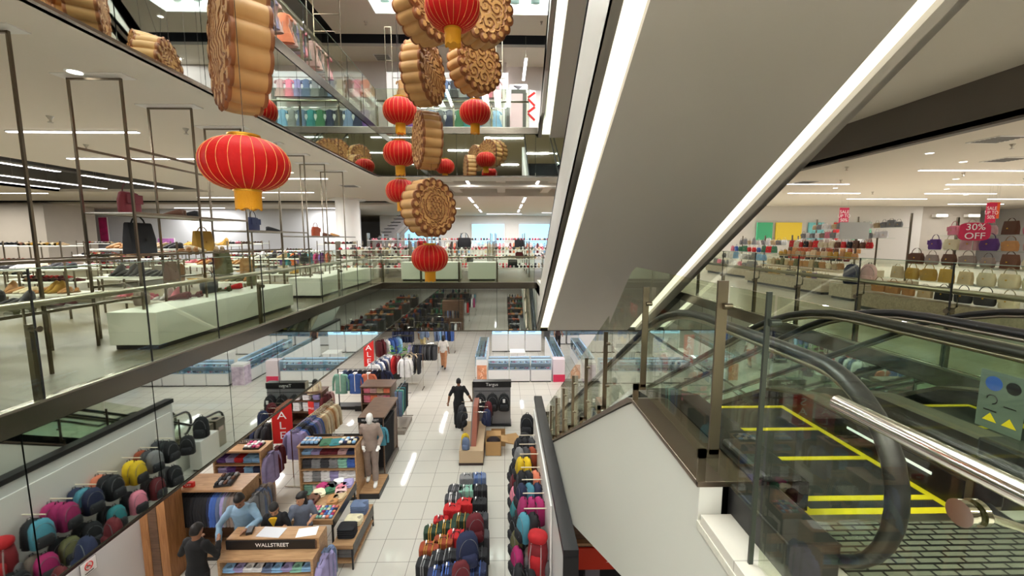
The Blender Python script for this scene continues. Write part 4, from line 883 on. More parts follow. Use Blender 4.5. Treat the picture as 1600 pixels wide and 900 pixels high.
# ================================================================ PEOPLE
skinA = mat('skin_brown', (150, 104, 78), .5); skinB = mat('skin_tan', (186, 138, 108), .5)
hairm = mat('hair_black', (20, 16, 15), .5, bump=.5, bs=90)
def remesh(o, v=.012):
    m = o.modifiers.new('r', 'REMESH'); m.mode = 'VOXEL'; m.voxel_size = v; m.use_smooth_shade = True
    s = o.modifiers.new('s', 'SMOOTH'); s.iterations = 3; s.factor = .5
    return o
def figure(name, label, cat, loc, rz, H=1.68, top=(60, 60, 70), legs=(40, 40, 46), skin=skinA, arms=None, lean=0, head=(0, 0), long_sleeve=True, female=False, hair='short', stride=0, face=True, shoe=(30, 28, 28), sit=0, collar=None):
    """faces -Y; arms = ((elbow),(wrist)) for side -1 and +1"""
    t = thing(name, label, cat, loc, rz); t.scale = (H/1.7,)*3
    W = .9 if female else 1.
    def bend(p):
        y, z = p[1], p[2]-.95; c, s = math.cos(lean), math.sin(lean)
        return Vector((p[0], y*c-z*s, .95+y*s+z*c))
    arms = arms or (((-.24, .02, 1.14), (-.26, -.04, .9)), ((.24, .02, 1.14), (.26, -.04, .9)))
    sh = [bend((s*.165*W, 0, 1.40)) for s in (-1, 1)]
    def torso(b, f, zlow=.86):
        secs = [(zlow, .15, .105), (.95, .165*(1.05 if female else 1), .11), (1.08, .135*W, .095), (1.25, .155*W, .105), (1.36, .17*W, .105), (1.43, .12*W, .08), (1.47, .055, .055)]
        rings = []
        for z, rx, ry in secs:
            rings.append([bend(((rx+f)*math.cos(2*PI*k/20), (ry+f)*math.sin(2*PI*k/20), z)) for k in range(20)])
        b.rings(rings)
    def arm(b, i, f, full=True):
        e, w = Vector(arms[i][0]), Vector(arms[i][1])
        m = sh[i].lerp(e, .5); n = e.lerp(w, .4)
        pts = [sh[i]+Vector(((-.02, .02)[i]*-1, 0, 0)), m, e] + ([n, w] if full else [])
        b.tube(pts, [.056+f, .05+f, .04+f] + ([.042+f, .028+f] if full else []), 12)
        if full: b.sell(e, (.042+f,)*3, 1, 1, 10, 6)
        b.sell(sh[i], (.058+f,)*3, 1, 1, 10, 6)
    ank = []
    def legsf(b, f, low=.09):
        for i, s in enumerate((-1, 1)):
            st = stride*s; hip = Vector((s*.085, 0, .93)); knee = Vector((s*.095, -st*.5-abs(stride)*.1, .5)); an = Vector((s*.1, -st*.9 + (.06 if st < 0 else 0), .09 + (.02 if st < 0 and stride else 0)))
            if sit: knee = Vector((s*.12, -.42, .52)); an = Vector((s*.12, -.4, .09))
            ank.append(an)
            lo = knee.lerp(an, (.5-low)/.41)
            b.tube([hip, hip.lerp(knee, .5), knee, knee.lerp(lo, .35), lo], [.092+f, .08+f, .058+f, .058+f*1.4, .042+f*1.8], 14)
            b.sell(knee, (.06+f,)*3, 1, 1, 10, 6)
    hy = Vector((0, -.01, 0)); hb = bend((0, -.015, 1.58)); tilt, turn = head
    Rh = Euler((tilt, 0, turn)).to_matrix()
    hp = lambda x, y, z: hb + Rh @ Vector((x, y, z))
    b = MB(); torso(b, 0); [arm(b, i, 0) for i in (0, 1)]; legsf(b, 0, .06)
    b.tube([bend((0, .01, 1.43)), bend((0, .005, 1.5)), hp(0, .01, -.05)], [.058, .052, .055], 14)
    rings = []
    for z, rx, ry, cy in ((-.105, .028, .03, -.045), (-.085, .05, .055, -.025), (-.04, .066, .08, -.01), (.02, .073, .09, 0), (.07, .071, .09, .005), (.105, .055, .07, .01), (.128, .025, .035, .01)):
        rings.append([hp(rx*math.cos(2*PI*k/18), cy+ry*math.sin(2*PI*k/18), z) for k in range(18)])
    b.rings(rings)
    b.tube([hp(0, -.085, .02), hp(0, -.11, -.02), hp(0, -.09, -.03)], [.008, .015, .01], 8)
    for s in (-1, 1): b.sell(hp(s*.075, .005, 0), (.012, .02, .03), 1, 1, 8, 6)
    for i, s in enumerate((-1, 1)):
        e, w = Vector(arms[i][0]), Vector(arms[i][1]); d = (w-e).normalized()
        side = d.cross(Vector((0, 1, .2))).normalized(); side = side if side.length > .1 else Vector((1, 0, 0)); nn = side.cross(d)
        pc = w+d*.05; b.tube([w-d*.01, pc, w+d*.09], [.027, .036, .034], 10, 0, .55)
        for k in range(4):
            o_ = side*(-.027+.018*k); L = (.065, .078, .073, .055)[k]
            b.tube([w+d*.085+o_, w+d*(.085+L*.5)+o_*1.08-nn*.006*s, w+d*(.085+L*.85)+o_*1.05-nn*.02*s], [.0095, .009, .007], 7)
        b.tube([w+d*.02+side*.03, w+d*.055+side*.055, w+d*.085+side*.05], [.012, .011, .008], 7)
    for an in ank[:2]: b.tube([an+Vector((0, .02, -.03)), an+Vector((0, -.06, -.05)), an+Vector((0, -.14, -.065))], [.04, .035, .02], 8)
    remesh(b.build('body', skin, t, True), .011)
    b = MB(); torso(b, .014, .84); [arm(b, i, .012, long_sleeve) for i in (0, 1)]
    remesh(b.build('shirt' if cat == 'person' else 'suit_jacket', col(top), t, True), .013)
    b = MB(); legsf(b, .014, .12); b.loft([(.84, 0, 0, .165, .115), (.99, 0, 0, .168, .118)], 18)
    remesh(b.build('trousers', col(legs), t, True), .013)
    for an in ank[:2]:
        b = MB(); b.loft([(-.16, an.x, an.z-.055, .03, .025), (-.1, an.x, an.z-.045, .045, .035), (0, an.x, an.z-.03, .04, .05), (.06, an.x, an.z-.035, .035, .045)], 12, 0, .8, 'Y')
        b.v = [(v[0], v[1]+an.y, v[2]) for v in b.v]; b.build('shoe', col(shoe), t, True)
    if hair != 'none':
        b = MB(); rings = []
        for z, rx, ry, cy in ((-.03 if hair == 'short' else -.16, .07, .05, .05), (.02, .081, .075, .03), (.07, .08, .098, .008), (.11, .062, .08, .012), (.14, .025, .035, .014)):
            rings.append([hp(rx*math.cos(2*PI*k/18), cy+ry*math.sin(2*PI*k/18), z) for k in range(18)])
        b.rings(rings)
        if hair == 'bun': b.sell(hp(0, .12, .03), (.04, .04, .04), 1, 1, 12, 8)
        if hair == 'long': b.tube([hp(0, .06, .03), hp(0, .085, -.1), hp(0, .09, -.2)], [.07, .07, .04], 12, 0, .6)
        b.build('hair', hairm, t, True)
    if face:
        for s in (-1, 1): MB().sell(hp(s*.03, -.086, .012), (.012, .006, .007), 1, 1, 8, 6).build('eye', mat('eye_dark', (30, 22, 20), .3), t)
        MB().sell(hp(0, -.088, -.055), (.022, .008, .006), 1, 1, 8, 6).build('mouth', mat('lip', (130, 70, 62), .5), t)
    if collar:
        b = MB(); b.prism([(-.07, 1.46), (0, 1.28), (.07, 1.46), (.04, 1.48), (-.04, 1.48)], 'Y', -.135, -.10); b.v = [tuple(bend(v)) for v in b.v]; b.build('collar', col(collar), t)
    return t

# ================================================================ GROUND FLOOR
def cabinet(name, label, x0, x1, y0, y1, h, shelves, m=oak, back=walnut, top_over=.02, side=True, base=.08):
    t = thing(name, label, 'display cabinet', ((x0+x1)/2, (y0+y1)/2, 0)); w, d = (x1-x0)/2, (y1-y0)/2
    MB().box(-w-top_over, w+top_over, -d-top_over, d+.01, h-.045, h).build('top', m, t, bevel=.004)
    for s in (-1, 1): MB().box(*sorted((s*w, s*(w-.035))), -d, d, 0, h-.045).build('side_panel', m, t)
    MB().box(-w+.035, w-.035, d-.03, d, base, h-.045).build('back_panel', back, t)
    for z in shelves: MB().box(-w+.035, w-.035, -d+.01, d-.03, z-.02, z).build('shelf', m, t)
    MB().box(-w+.03, w-.03, -d+.04, d-.02, 0, base).build('base', black, t)
    return t
def stacks(cols, x0, x1, y, z, n, place, tilt=0, gap=.27):
    k = max(1, int((x1-x0)/gap)); st = (x1-x0)/k
    for i in range(k):
        cn = cols[i % len(cols)]
        for j in range(n):
            put(folded, cn, 'shirt folded', place, (x0+st*(i+.5)+rng.uniform(-.008, .008), y+rng.uniform(-.01, .01), z+.041*j+ (.001 if not tilt else .05)), (tilt, 0, rng.uniform(-.04, .04)), (.95, .95, 1))
# counter with black name strip
t = thing('shop_counter', 'oak sales counter with a black strip reading WALLSTREET and shirts below', 'counter', (-3.85, 6.55, 0))
w = .76
MB().box(-w, w, -.35, -.1, 1.06, 1.10).build('lower_ledge', oak, t, bevel=.003); MB().box(-w, w, -.1, .2, 1.24, 1.28).build('counter_top', oak, t, bevel=.003)
for s in (-1, 1): MB().prism([(-.35, 0), (.2, 0), (.2, 1.24), (-.1, 1.24), (-.1, 1.06), (-.35, 1.06)], 'X', *sorted((s*w, s*(w-.04)))).build('side_panel', oak, t)
MB().box(-w+.04, w-.04, -.12, -.09, .1, 1.24).build('back_panel', walnut, t); MB().box(-w-.0, w-.06, -.125, -.1, 1.11, 1.26).build('name_strip', black, t)
lettering('WALLSTREET', .092, ink, (0, -.13, 1.185), FRONT, t, .002)
for z in (.45, .82): MB().box(-w+.04, w-.04, -.34, -.12, z-.02, z).build('shelf', oak, t)
stacks(['sky blue', 'lavender', 'white', 'white', 'slate blue', 'sky blue', 'lavender', 'mint', 'sky blue', 'white'], -4.55, -3.15, 6.38, .84, 2, 'on the upper shelf of the counter with the black name strip', .0, .155)
for x, c, nmx in ((-3.03, 'slate blue', 'blue'), (-3.0, 'lavender', 'lavender')):
    put(jacket, c, 'jacket hanging', 'from the end panel of the sales counter', (x, 6.42+(.12 if nmx == 'blue' else 0), 1.05), R(86))
tag(MB().box(-.16, .16, -.11, .11, 0, .004).build('paper_sheet', ink, loc=(-3.35, 6.6, 1.281), rot=(0, 0, .2)), 'white sheet of paper on the counter in front of the grey haired shirt woman', 'paper')
C.objects['paper_sheet']['label'] = 'loose white paper sheet on the counter in front of the woman in grey'
tag(MB().box(-.2, .2, -.12, .12, 0, .006).build('order_pad', mat('paper_grey', (212, 214, 220), .6), loc=(-3.95, 6.6, 1.281), rot=(0, 0, -.1)), 'pale paper pad on the counter before the woman with a yellow collar', 'paper pad')
tag(MB().box(-.05, .05, -.09, .09, 0, .05).build('card_terminal', black, loc=(-4.32, 6.62, 1.281), rot=(0, 0, .3), bevel=.01), 'small black card terminal under the hand of the man in blue', 'card terminal')
# centre shelf unit, its neighbour and the hanging unit
cabinet('shelf_cabinet', 'oak shelf cabinet full of folded shirts behind the merchandise table', -4.85, -3.5, 9.35, 9.85, 1.4, (1.12, .8, .46, .12))
stacks(['sky blue', 'lavender', 'maroon', 'maroon', 'dusty pink', 'navy'], -4.8, -3.55, 9.55, 1.14, 2, 'on the top shelf of the cabinet behind the merchandise table', 0, .2)
stacks(['charcoal', 'grey', 'charcoal', 'grey', 'mint', 'blue'], -4.8, -3.55, 9.55, .81, 5, 'on the second shelf of the cabinet behind the merchandise table', 0, .2)
stacks(['white', 'grey', 'white', 'lavender', 'white', 'white'], -4.8, -3.55, 9.55, .47, 6, 'on the third shelf of the cabinet behind the merchandise table', 0, .2)
stacks(['mint', 'white', 'grey', 'white', 'grey', 'white'], -4.8, -3.55, 9.55, .13, 6, 'on the bottom shelf of the cabinet behind the merchandise table', 0, .2)
cabinet('shelf_cabinet', 'oak shelf cabinet with a lavender shirt hung on its end panel', -6.7, -5.6, 9.15, 9.65, 1.4, (1.05, .74, .42, .12))
stacks(['purple', 'lavender', 'red', 'sky blue', 'sky blue', 'white'], -6.65, -5.65, 9.35, 1.07, 3, 'on the top shelf of the lavender shirt cabinet', 0, .2)
stacks(['lavender', 'purple', 'maroon', 'sky blue', 'navy', 'white'], -6.65, -5.65, 9.35, .75, 5, 'on the second shelf of the lavender shirt cabinet', 0, .2)
put(shirt, 'lavender', 'shirt hung', 'on the end panel of the farther oak cabinet', (-5.52, 9.42, 1.3), R(80), 1.0)
put(shirt, 'maroon', 'shirt hung', 'behind the lavender one on the oak cabinet', (-5.5, 9.66, 1.3), R(85), .9)
t = thing('name_strip', 'black strip reading WALLSTREET standing on the oak cabinet by the mirror edge', 'sign', (-6.2, 9.5, 1.4)); MB().box(-.42, .42, -.01, .02, 0, .1).build('board', black, t); lettering('WALLSTREET', .08, ink, (0, -.013, .05), FRONT, t, .001)
t = thing('name_strip', 'thin black strip at the back of the folded shirt cabinet, behind the gift boxes', 'sign', (-4.1, 9.84, 1.4)); MB().box(-.6, .6, -.01, .01, 0, .06).build('board', black, t); lettering('WALLSTREET', .05, ink, (0, -.012, .03), FRONT, t, .001)
# boxes of small goods on the cabinets
def goods_box(label, x, y, z, w, d, cols, rz=0):
    t = thing('display_tray', label, 'tray', (x, y, z), rz); MB().box(-w/2, w/2, -d/2, d/2, 0, .04).build('tray_body', black, t)
    n = 0
    for i in range(4):
        for j in range(3):
            MB().sell((-w/2+w*(i+.5)/4, -d/2+d*(j+.5)/3, .055), (w/9.5, d/7.5, .03), .4, .6, 12, 6).build('rolled_good', tone(cols[(i*3+j) % len(cols)]), t)
goods_box('black tray of pale blue rolled goods on the folded shirt cabinet', -4.6, 9.52, 1.4, .4, .3, ['sky blue', 'white', 'sky blue'])
goods_box('black tray of white and blue rolled goods on the end of the folded shirt cabinet', -3.72, 9.52, 1.4, .4, .3, ['white', 'sky blue', 'cream', 'navy'])
goods_box('black tray of white and pink rolled goods on the farther oak cabinet', -5.85, 9.35, 1.4, .36, .3, ['white', 'pink', 'magenta', 'white'])
goods_box('dark tray of rolled belts standing on the oak topped jacket unit', -5.45, 7.78, 1.5, .3, .42, ['black', 'charcoal', 'brown', 'grey'], .2)
for c, x in (('green', -4.25), ('teal', -4.02)): put(folded, c, 'shirt lying flat', 'between the trays on the folded shirt cabinet', (x, 9.5, 1.4), R(15), 1.1)
cabinet('jacket_unit', 'oak topped unit of hanging black and blue jackets beside the wood column', -6.3, -5.0, 7.5, 8.05, 1.5, (.12,), base=.1)
MB_ = MB(); 
for i, cn in enumerate(['black']*9+['navy', 'blue', 'blue', 'slate blue', 'lavender', 'grey', 'taupe', 'taupe', 'grey', 'taupe']): put(jacket, cn, 'jacket hanging', 'inside the oak topped unit beside the wood column', (-6.22+i*.063, 7.74, 1.42), R(90+rng.uniform(-4, 4)), .95)
for cn, y in (('grey', 7.7), ('slate blue', 7.82), ('taupe', 7.95)): put(jacket, cn, 'jacket hanging', 'outside the end panel of the oak topped unit', (-4.86, y, 1.36), R(80), .95)
t = thing('promo_block', 'small red block reading OFF on the oak topped jacket unit', 'sign', (-6.05, 7.6, 1.5)); MB().box(-.1, .1, -.03, .03, 0, .1).build('block', red, t, bevel=.008); lettering('OFF', .07, ink, (0, -.033, .05), FRONT, t, .001)
# merchandise table and bench
t = thing('merchandise_table', 'oak merchandise table crowded with folded shirts and boxed ties', 'display table', (-3.68, 8.05, 0))
MB().box(-.4, .4, -.62, .62, .8, .9).build('table_top', oak, t, bevel=.004); MB().box(.4, .415, -.62, .62, .74, .9).build('dark_side', black, t)
for sx in (-.38, .36):
    for sy in (-.6, .57): MB().box(sx, sx+.03, sy, sy+.03, 0, .8).build('leg', black, t)
tiebox = proto(tag(MB().box(-.03, .03, -.034, .034, 0, .03, 1).sell((0, 0, .03), (.024, .028, .014), .6, .8, 12, 6).build('tie_box', [col((90, 90, 120)), black], None, True), 'x', 'tie box'))
tc = ['sky blue', 'blue', 'navy', 'mint', 'cream', 'pink', 'magenta', 'lavender', 'white', 'coral']
for i in range(7):
    for j in range(5):
        put(tiebox, rng.choice(tc), 'boxed tie', 'in the neat rows on the merchandise table', (-3.75+i*.068, 7.5+j*.075, .901))
for c, x, y, r in (('olive', -3.93, 7.62, .3), ('maroon', -3.93, 7.86, .1), ('brown', -3.92, 8.05, -.1), ('cream', -3.88, 8.24, .4), ('tan', -3.5, 8.0, .1), ('beige', -3.42, 8.12, -.1), ('dusty pink', -3.45, 8.28, .2), ('pink', -3.5, 8.44, 0), ('green', -3.72, 8.38, .5), ('charcoal', -3.7, 8.48, .9), ('magenta', -3.88, 8.46, 1), ('lavender', -3.42, 8.58, .1), ('white', -3.62, 8.6, .3)):
    for k in range(2): put(folded, c, 'shirt folded', 'on the crowded merchandise table', (x, y, .901+.041*k), r+k*.1, .9)
t = thing('merchandise_bench', 'low oak bench on black legs along the aisle side of the merchandise table', 'bench', (-3.06, 7.88, 0))
MB().box(-.2, .2, -.62, .62, .42, .5).build('bench_top', oak, t, bevel=.004); MB().box(.2, .21, -.6, .6, .28, .5).build('printed_side', mat('bench_print', (70, 66, 62), .5, var=.6, vs=14), t); MB().box(-.2, .2, -.6, .6, .12, .15).build('lower_shelf', oak, t)
for sx in (-.2, .17):
    for sy in (-.62, .59): MB().box(sx, sx+.03, sy, sy+.03, 0, .42).build('leg', black, t)
for c, y, n in (('black', 7.55, 5), ('cream', 7.9, 3), ('slate blue', 8.24, 5)):
    for k in range(n): put(folded, c, 'trousers folded', 'in the pile on the low bench', (-3.06, y, .5+.042*k), R(90), (1.05, 1.05, 1))
for k in range(4): put(folded, 'grey', 'trousers folded', 'under the low bench', (-3.06, 7.5, .15+.042*k), R(90))
# mannequin
t = thing('mannequin_stand', 'black edged wooden stand under the mannequin', 'plinth', (-3.3, 9.85, 0)); MB().box(-.28, .28, -.42, .42, 0, .13).build('body', black, t); MB().box(-.27, .27, -.41, .41, .13, .15).build('wood_top', oak, t)
wm = mat('mannequin_white', (236, 234, 230), .35)
m_ = figure('mannequin', 'white faced mannequin in a taupe suit standing on a wooden stand', 'mannequin', (-3.32, 9.85, .15), R(8), 1.82, (150, 132, 122), (140, 124, 116), wm, (((-.24, .06, 1.14), (-.14, -.16, 1.0)), ((.24, .02, 1.12), (.2, -.14, .98))), hair='none', face=False, stride=.1, shoe=(232, 230, 226))
# tall trouser unit
t = thing('trouser_unit', 'tall dark unit of black trousers with a black name plate, behind the mannequin', 'display cabinet', (-3.45, 11.05, 0))
MB().box(-.34, .34, -.7, .7, 1.6, 1.65).build('top', walnut, t); MB().box(-.34, -.28, -.68, .68, .1, 1.6).build('back_panel', walnut, t); MB().box(-.34, .32, -.68, .7, 0, .12).build('base', mat('stand_grey', (120, 112, 104), .5), t)
MB().box(-.34, .3, -.715, -.7, 1.52, 1.64).build('name_plate', black, t); lettering('WALLSTREET', .075, ink, (-.02, -.72, 1.58), FRONT, t, .001); MB().cyl((.12, -.66, 1.5), (.12, .66, 1.5), .012, 8).build('rod', chrome, t)
for s in (-.68, .65): MB().box(-.3, .3, s, s+.03, .1, 1.6).build('end_frame', walnut, t) if s > 0 else MB().box(.28, .31, s, s+.03, .1, 1.6).build('end_frame', walnut, t)
for i in range(16): put(trouser, 'black' if i < 12 else 'taupe', 'trousers hanging', 'in the tall unit behind the mannequin', (-3.3, 10.46+i*.078, 1.49), rng.uniform(-.06, .06), 1.22)
put(shirt, 'turquoise', 'shirt hanging', 'on the front end of the tall trouser unit', (-3.2, 10.26, 1.5), 0, .7)
for k in range(12): put(folded, rng.choice(('lavender', 'purple', 'grey', 'pink')), 'shirt folded', 'in the pile on the front end of the trouser unit', (-3.66, 10.45, .55+.06*k), 0, .9)
# pink shirt unit with plinth rack
cabinet('shelf_cabinet', 'brown topped cabinet stacked with pink and peach shirts', -4.7, -3.72, 13.2, 13.9, 1.45, (1.18, .86, .5, .14), walnut)
stacks(['pink', 'dusty pink', 'beige', 'coral'], -4.65, -3.77, 13.42, 1.19, 4, 'on the top shelf of the pink and peach cabinet', 0, .21)
stacks(['pink', 'coral', 'dusty pink', 'pink'], -4.65, -3.77, 13.42, .87, 6, 'on the second shelf of the pink and peach cabinet', 0, .21)
tag(MB().box(-.22, .22, -.55, .55, 0, .14).build('low_plinth', mat('plinth_taupe', (132, 122, 112), .5), loc=(-3.42, 13.3, 0), bevel=.005), 'low taupe plinth under the hanging trousers by the pink cabinet', 'plinth')
rod_rack('garment_rail', 'rail of green and black trousers at the end of the pink cabinet', -3.42, 12.9, -3.42, 13.9, 1.4, ['slate blue', 'teal', 'mint', 'black', 'teal', 'black', 'charcoal', 'black', 'black'], trouser, 'trousers hanging', 'on the rail at the end of the pink cabinet', .85, .14, True)
# three front facing shirts
t = thing('shirt_stand', 'black based stand presenting a mint, a blue and an orange shirt', 'clothes rack', (-5.25, 14.9, 0)); MB().box(-.95, .75, -.1, .3, .0, .12).build('base', black, t); MB().box(-.2, .75, -.25, .05, 0, .2).build('front_box', black, t)
MB().cyl((-.9, 0, 1.5), (.7, 0, 1.5), .012, 8).build('rod', black, t)
for x in (-.85, .65): MB().box(x-.015, x+.015, -.015, .015, .1, 1.5).build('upright', black, t)
for c, x in (('mint', -5.92), ('blue', -5.4), ('coral', -4.92)): put(shirt, c, 'shirt facing the aisle', 'on the black based stand', (x, 14.68, 1.5), rng.uniform(-.06, .06), 1.05, m2=ink)
for i, c in enumerate(['slate blue', 'navy', 'navy', 'black', 'charcoal', 'brown', 'navy', 'black', 'navy']): put(shirt, c, 'shirt hanging', 'behind the three front shirts on the black based stand', (-5.85+i*.18, 14.95, 1.5), rng.uniform(-.1, .1), 1.)
sale_v = lambda label, x, y, z0, w, h, rz: None
def sale_banner(label, x, y, z0, w, h, rz=0, txt='S\nA\nL\nE'):
    t = thing('sale_banner', label, 'banner', (x, y, z0), rz); bd = MB().box(-w/2, w/2, -.01, .01, 0, h).build('board', red, t)
    lettering(txt, h/4.3 if '\n' in txt else w*.4, ink, (0, -.013, h*.5), FRONT, bd, .001, ls=.95, sx=1.25); MB().cyl((0, 0, h), (0, 0, S2-z0), .003, 5).build('hanging_wire', steel, t)
sale_banner('tall red banner reading SALE between the oak cabinets and the suit rail', -5.75, 10.4, .95, .5, 1.22, R(6))
sale_banner('red banner reading SALE behind the mint and blue shirts', -5.65, 17.0, .95, .42, 1.3)
sale_banner('small tilted red sign reading SALE on the white shirt shelves', -5.95, 12.4, .85, .22, .42, R(-20), 'SALE')
sale_banner('red banner reading SALE seen in the far mirror', -7.0, -2.6, .8, .5, 1.3, PI)
# suits rail, white shirt shelves
rod_rack('garment_rail', 'long rail of blue and beige suit jackets in front of the white shirt shelves', -5.3, 9.95, -5.15, 12.1, 1.5, ['lavender', 'lavender', 'blue', 'black', 'black', 'navy', 'blue', 'slate blue', 'lavender', 'slate blue', 'blue', 'beige', 'beige', 'cream', 'beige', 'cream', 'beige', 'tan', 'beige', 'cream', 'beige', 'cream'], jacket, 'jacket hanging', 'on the long suit rail', 1.05)
cabinet('shelf_cabinet', 'dark cabinet of stacked white shirts behind the suit rail', -6.75, -5.7, 12.6, 13.1, 1.5, (1.2, .84, .48, .12), walnut)
for z, n in ((1.21, 4), (.85, 7)): stacks(['white', 'white', 'lavender', 'white'], -6.7, -5.75, 12.8, z, n, 'in the cabinet of stacked white shirts', 0, .25)
put(jacket, 'cream', 'sweater draped', 'on top of the cabinet of white shirts', (-6.0, 12.7, 2.0), .3, .8); put(jacket, 'maroon', 'jacket hanging', 'at the end of the cabinet of white shirts', (-5.62, 12.7, 1.45), R(80)); put(jacket, 'dusty pink', 'jacket hanging', 'at the end of the cabinet of white shirts', (-5.62, 12.9, 1.45), R(80))
rod_rack('garment_rail', 'rail of dark jackets behind the cabinet with the lavender shirt', -7.2, 10.5, -6.1, 10.5, 1.5, ['taupe', 'grey', 'charcoal', 'black', 'black', 'navy', 'charcoal', 'black'], jacket, 'jacket hanging', 'on the rail behind the cabinet with the lavender shirt')
# four way racks in the aisle
rod_rack('garment_rail', 'steel rail in the aisle with a white striped shirt at its front end', -4.05, 16.4, -4.0, 17.5, 1.5, ['white', 'white', 'cream', 'grey', 'beige', 'cream', 'black', 'beige'], shirt, 'shirt hanging', 'on the aisle rail with the striped front shirt', 1.05, turn=0)
rod_rack('garment_rail', 'steel rail crossing the aisle rack, with red and black shirts', -4.75, 16.9, -3.4, 16.9, 1.5, ['red', 'maroon', 'black', 'black', 'charcoal', 'black'], shirt, 'shirt hanging', 'on the rail crossing the aisle rack', 1.0)
rod_rack('garment_rail', 'rail of dark suits beside the aisle, past the striped shirt', -4.5, 18.9, -3.1, 18.9, 1.45, ['lavender', 'grey', 'navy', 'black', 'black', 'navy', 'charcoal', 'charcoal', 'black', 'charcoal', 'black', 'charcoal'], jacket, 'jacket hanging', 'on the rail of dark suits beside the aisle')
rod_rack('garment_rail', 'rail of maroon and blue jackets beside the red sale banner', -5.9, 18.7, -4.95, 19.6, 1.7, ['maroon', 'maroon', 'white', 'blue', 'blue', 'sky blue'], jacket, 'jacket hanging', 'on the rail beside the far sale banner', 1.1)
rod_rack('garment_rail', 'rail of white and striped shirts below the maroon jacket', -5.2, 15.9, -4.9, 17.5, 1.45, ['white', 'slate blue', 'white', 'navy', 'white', 'slate blue', 'white', 'white'], shirt, 'shirt hanging', 'on the rail below the maroon jacket')
rod_rack('garment_rail', 'rail of navy jackets at the far edge under the mirror', -6.0, 22.0, -4.85, 22.0, 1.6, ['navy']*7, jacket, 'jacket hanging', 'on the far navy rail under the mirror', 1.1)
rod_rack('garment_rail', 'rail of blue shirts at the far edge next to the walking people', -3.9, 22.6, -2.75, 22.6, 1.6, ['slate blue', 'slate blue', 'sky blue', 'slate blue', 'blue', 'navy', 'blue'], shirt, 'shirt hanging', 'on the far rail next to the walking people', 1.15)
t = thing('shoe_stand', 'black framed stand with dark shoes behind the green plant', 'display stand', (-4.9, 20.3, 0))
for x in (-.32, .3): MB().box(x, x+.03, -.02, .02, 0, 1.5).build('upright', black, t)
for z in (.1, .45, .8, 1.5): MB().box(-.32, .33, -.18, .18, z-.03, z).build('shelf', black, t)
for z in (.45, .8):
    for x in (-5.1, -4.95, -4.8): put(shoes[0], 'charcoal', 'shoe', 'on the black framed stand behind the plant', (x, 20.22, z), R(-90), 1.2)
t = thing('potted_plant', 'bright green leafy potted plant beside the clothes rails', 'plant', (-4.85, 18.3, 0)); t.scale = (1.35,)*3; MB().cyl((0, 0, 0), (0, 0, .3), .14, 16, 0, .18).build('pot', black, t)
b = MB()
for k in range(70):
    a, u = rng.random()*2*PI, rng.random(); z = .35+u*.8; r = .12+.25*rng.random(); c = Vector((r*math.cos(a), r*math.sin(a), z)); d = Vector((math.cos(a), math.sin(a), rng.uniform(-.3, .6))).normalized(); sd = d.cross(Vector((0, 0, 1))).normalized()*.045
    b.add([c-d*.1, c+sd, c+d*.12, c-sd], [(0, 1, 2, 3)])
b.build('foliage', mat('leaf_green', (96, 160, 70), .5, var=.3, vs=9), t); MB().cyl((0, 0, .3), (0, 0, 1.1), .012, 6).build('stem', mat('stem_brown', (90, 70, 50), .7), t)
# brand backpack unit
t = thing('backpack_unit', 'grey panel unit with a black header reading Targus and three backpacks', 'display unit', (-.42, 13.5, 0))
MB().box(-.62, .62, -.08, .12, .04, 1.32).build('panel', mat('panel_mid_grey', (140, 138, 140), .5), t); MB().box(-.64, .64, -.1, .14, 1.32, 1.52).build('header', black, t); MB().box(-.64, .64, -.2, .3, 0, .05).build('base', black, t); MB().box(-.66, -.62, -.1, .14, 0, 1.52).build('side_trim', steel, t)
lettering('Targus', .15, ink, (0, -.105, 1.42), FRONT, t, .002); MB().cyl((-.58, -.16, 1.22), (.58, -.16, 1.22), .01, 8).build('rod', black, t)
for x, l in ((-.8, 'black backpack with a white tag, hung closest to the aisle on the grey unit'), (-.4, 'black backpack without tag, middle of the three on the grey unit'), (-.02, 'black backpack with a large white tag, hung at the escalator end of the grey unit')):
    o = copy_tree(backpack, (x, 13.2, .6), 0, {'': [col((24, 24, 28))]}, l, scale=1.25)
    if 'without' not in l: MB().box(-.03, .03, -.15, -.146, .27, .37).build('price_tag', ink, o)
# gondola with bags hanging, low carton coloured base
t = thing('bag_gondola', 'narrow gondola with a carton coloured base and black bags on rods', 'display unit', (-.93, 10.9, 0))
MB().box(-.33, .33, 0, 1.9, .07, .42).build('base_box', mat('carton_beige', (196, 170, 138), .7), t); MB().box(-.34, .34, -.01, 1.92, 0, .07).build('kick_plate', mat('kick_brown', (50, 34, 30), .5), t)
MB().prism([(.25, .42), (1.9, .42), (1.9, 1.2), (1.2, 1.2)], 'X', -.05, -.02).build('grey_panel', mat('gondola_grey', (90, 86, 84), .6), t); MB().prism([(.25, .42), (1.9, .42), (1.9, 1.2), (1.2, 1.2)], 'X', -.02, .12).build('rust_panel', mat('gondola_rust', (140, 70, 44), .6), t)
for y in (.9, 1.3, 1.7):
    for s in (-1, 1): MB().cyl((s*.05, y, 1.15), (s*.42, y, 1.15), .008, 6).build('rod', chrome, t)
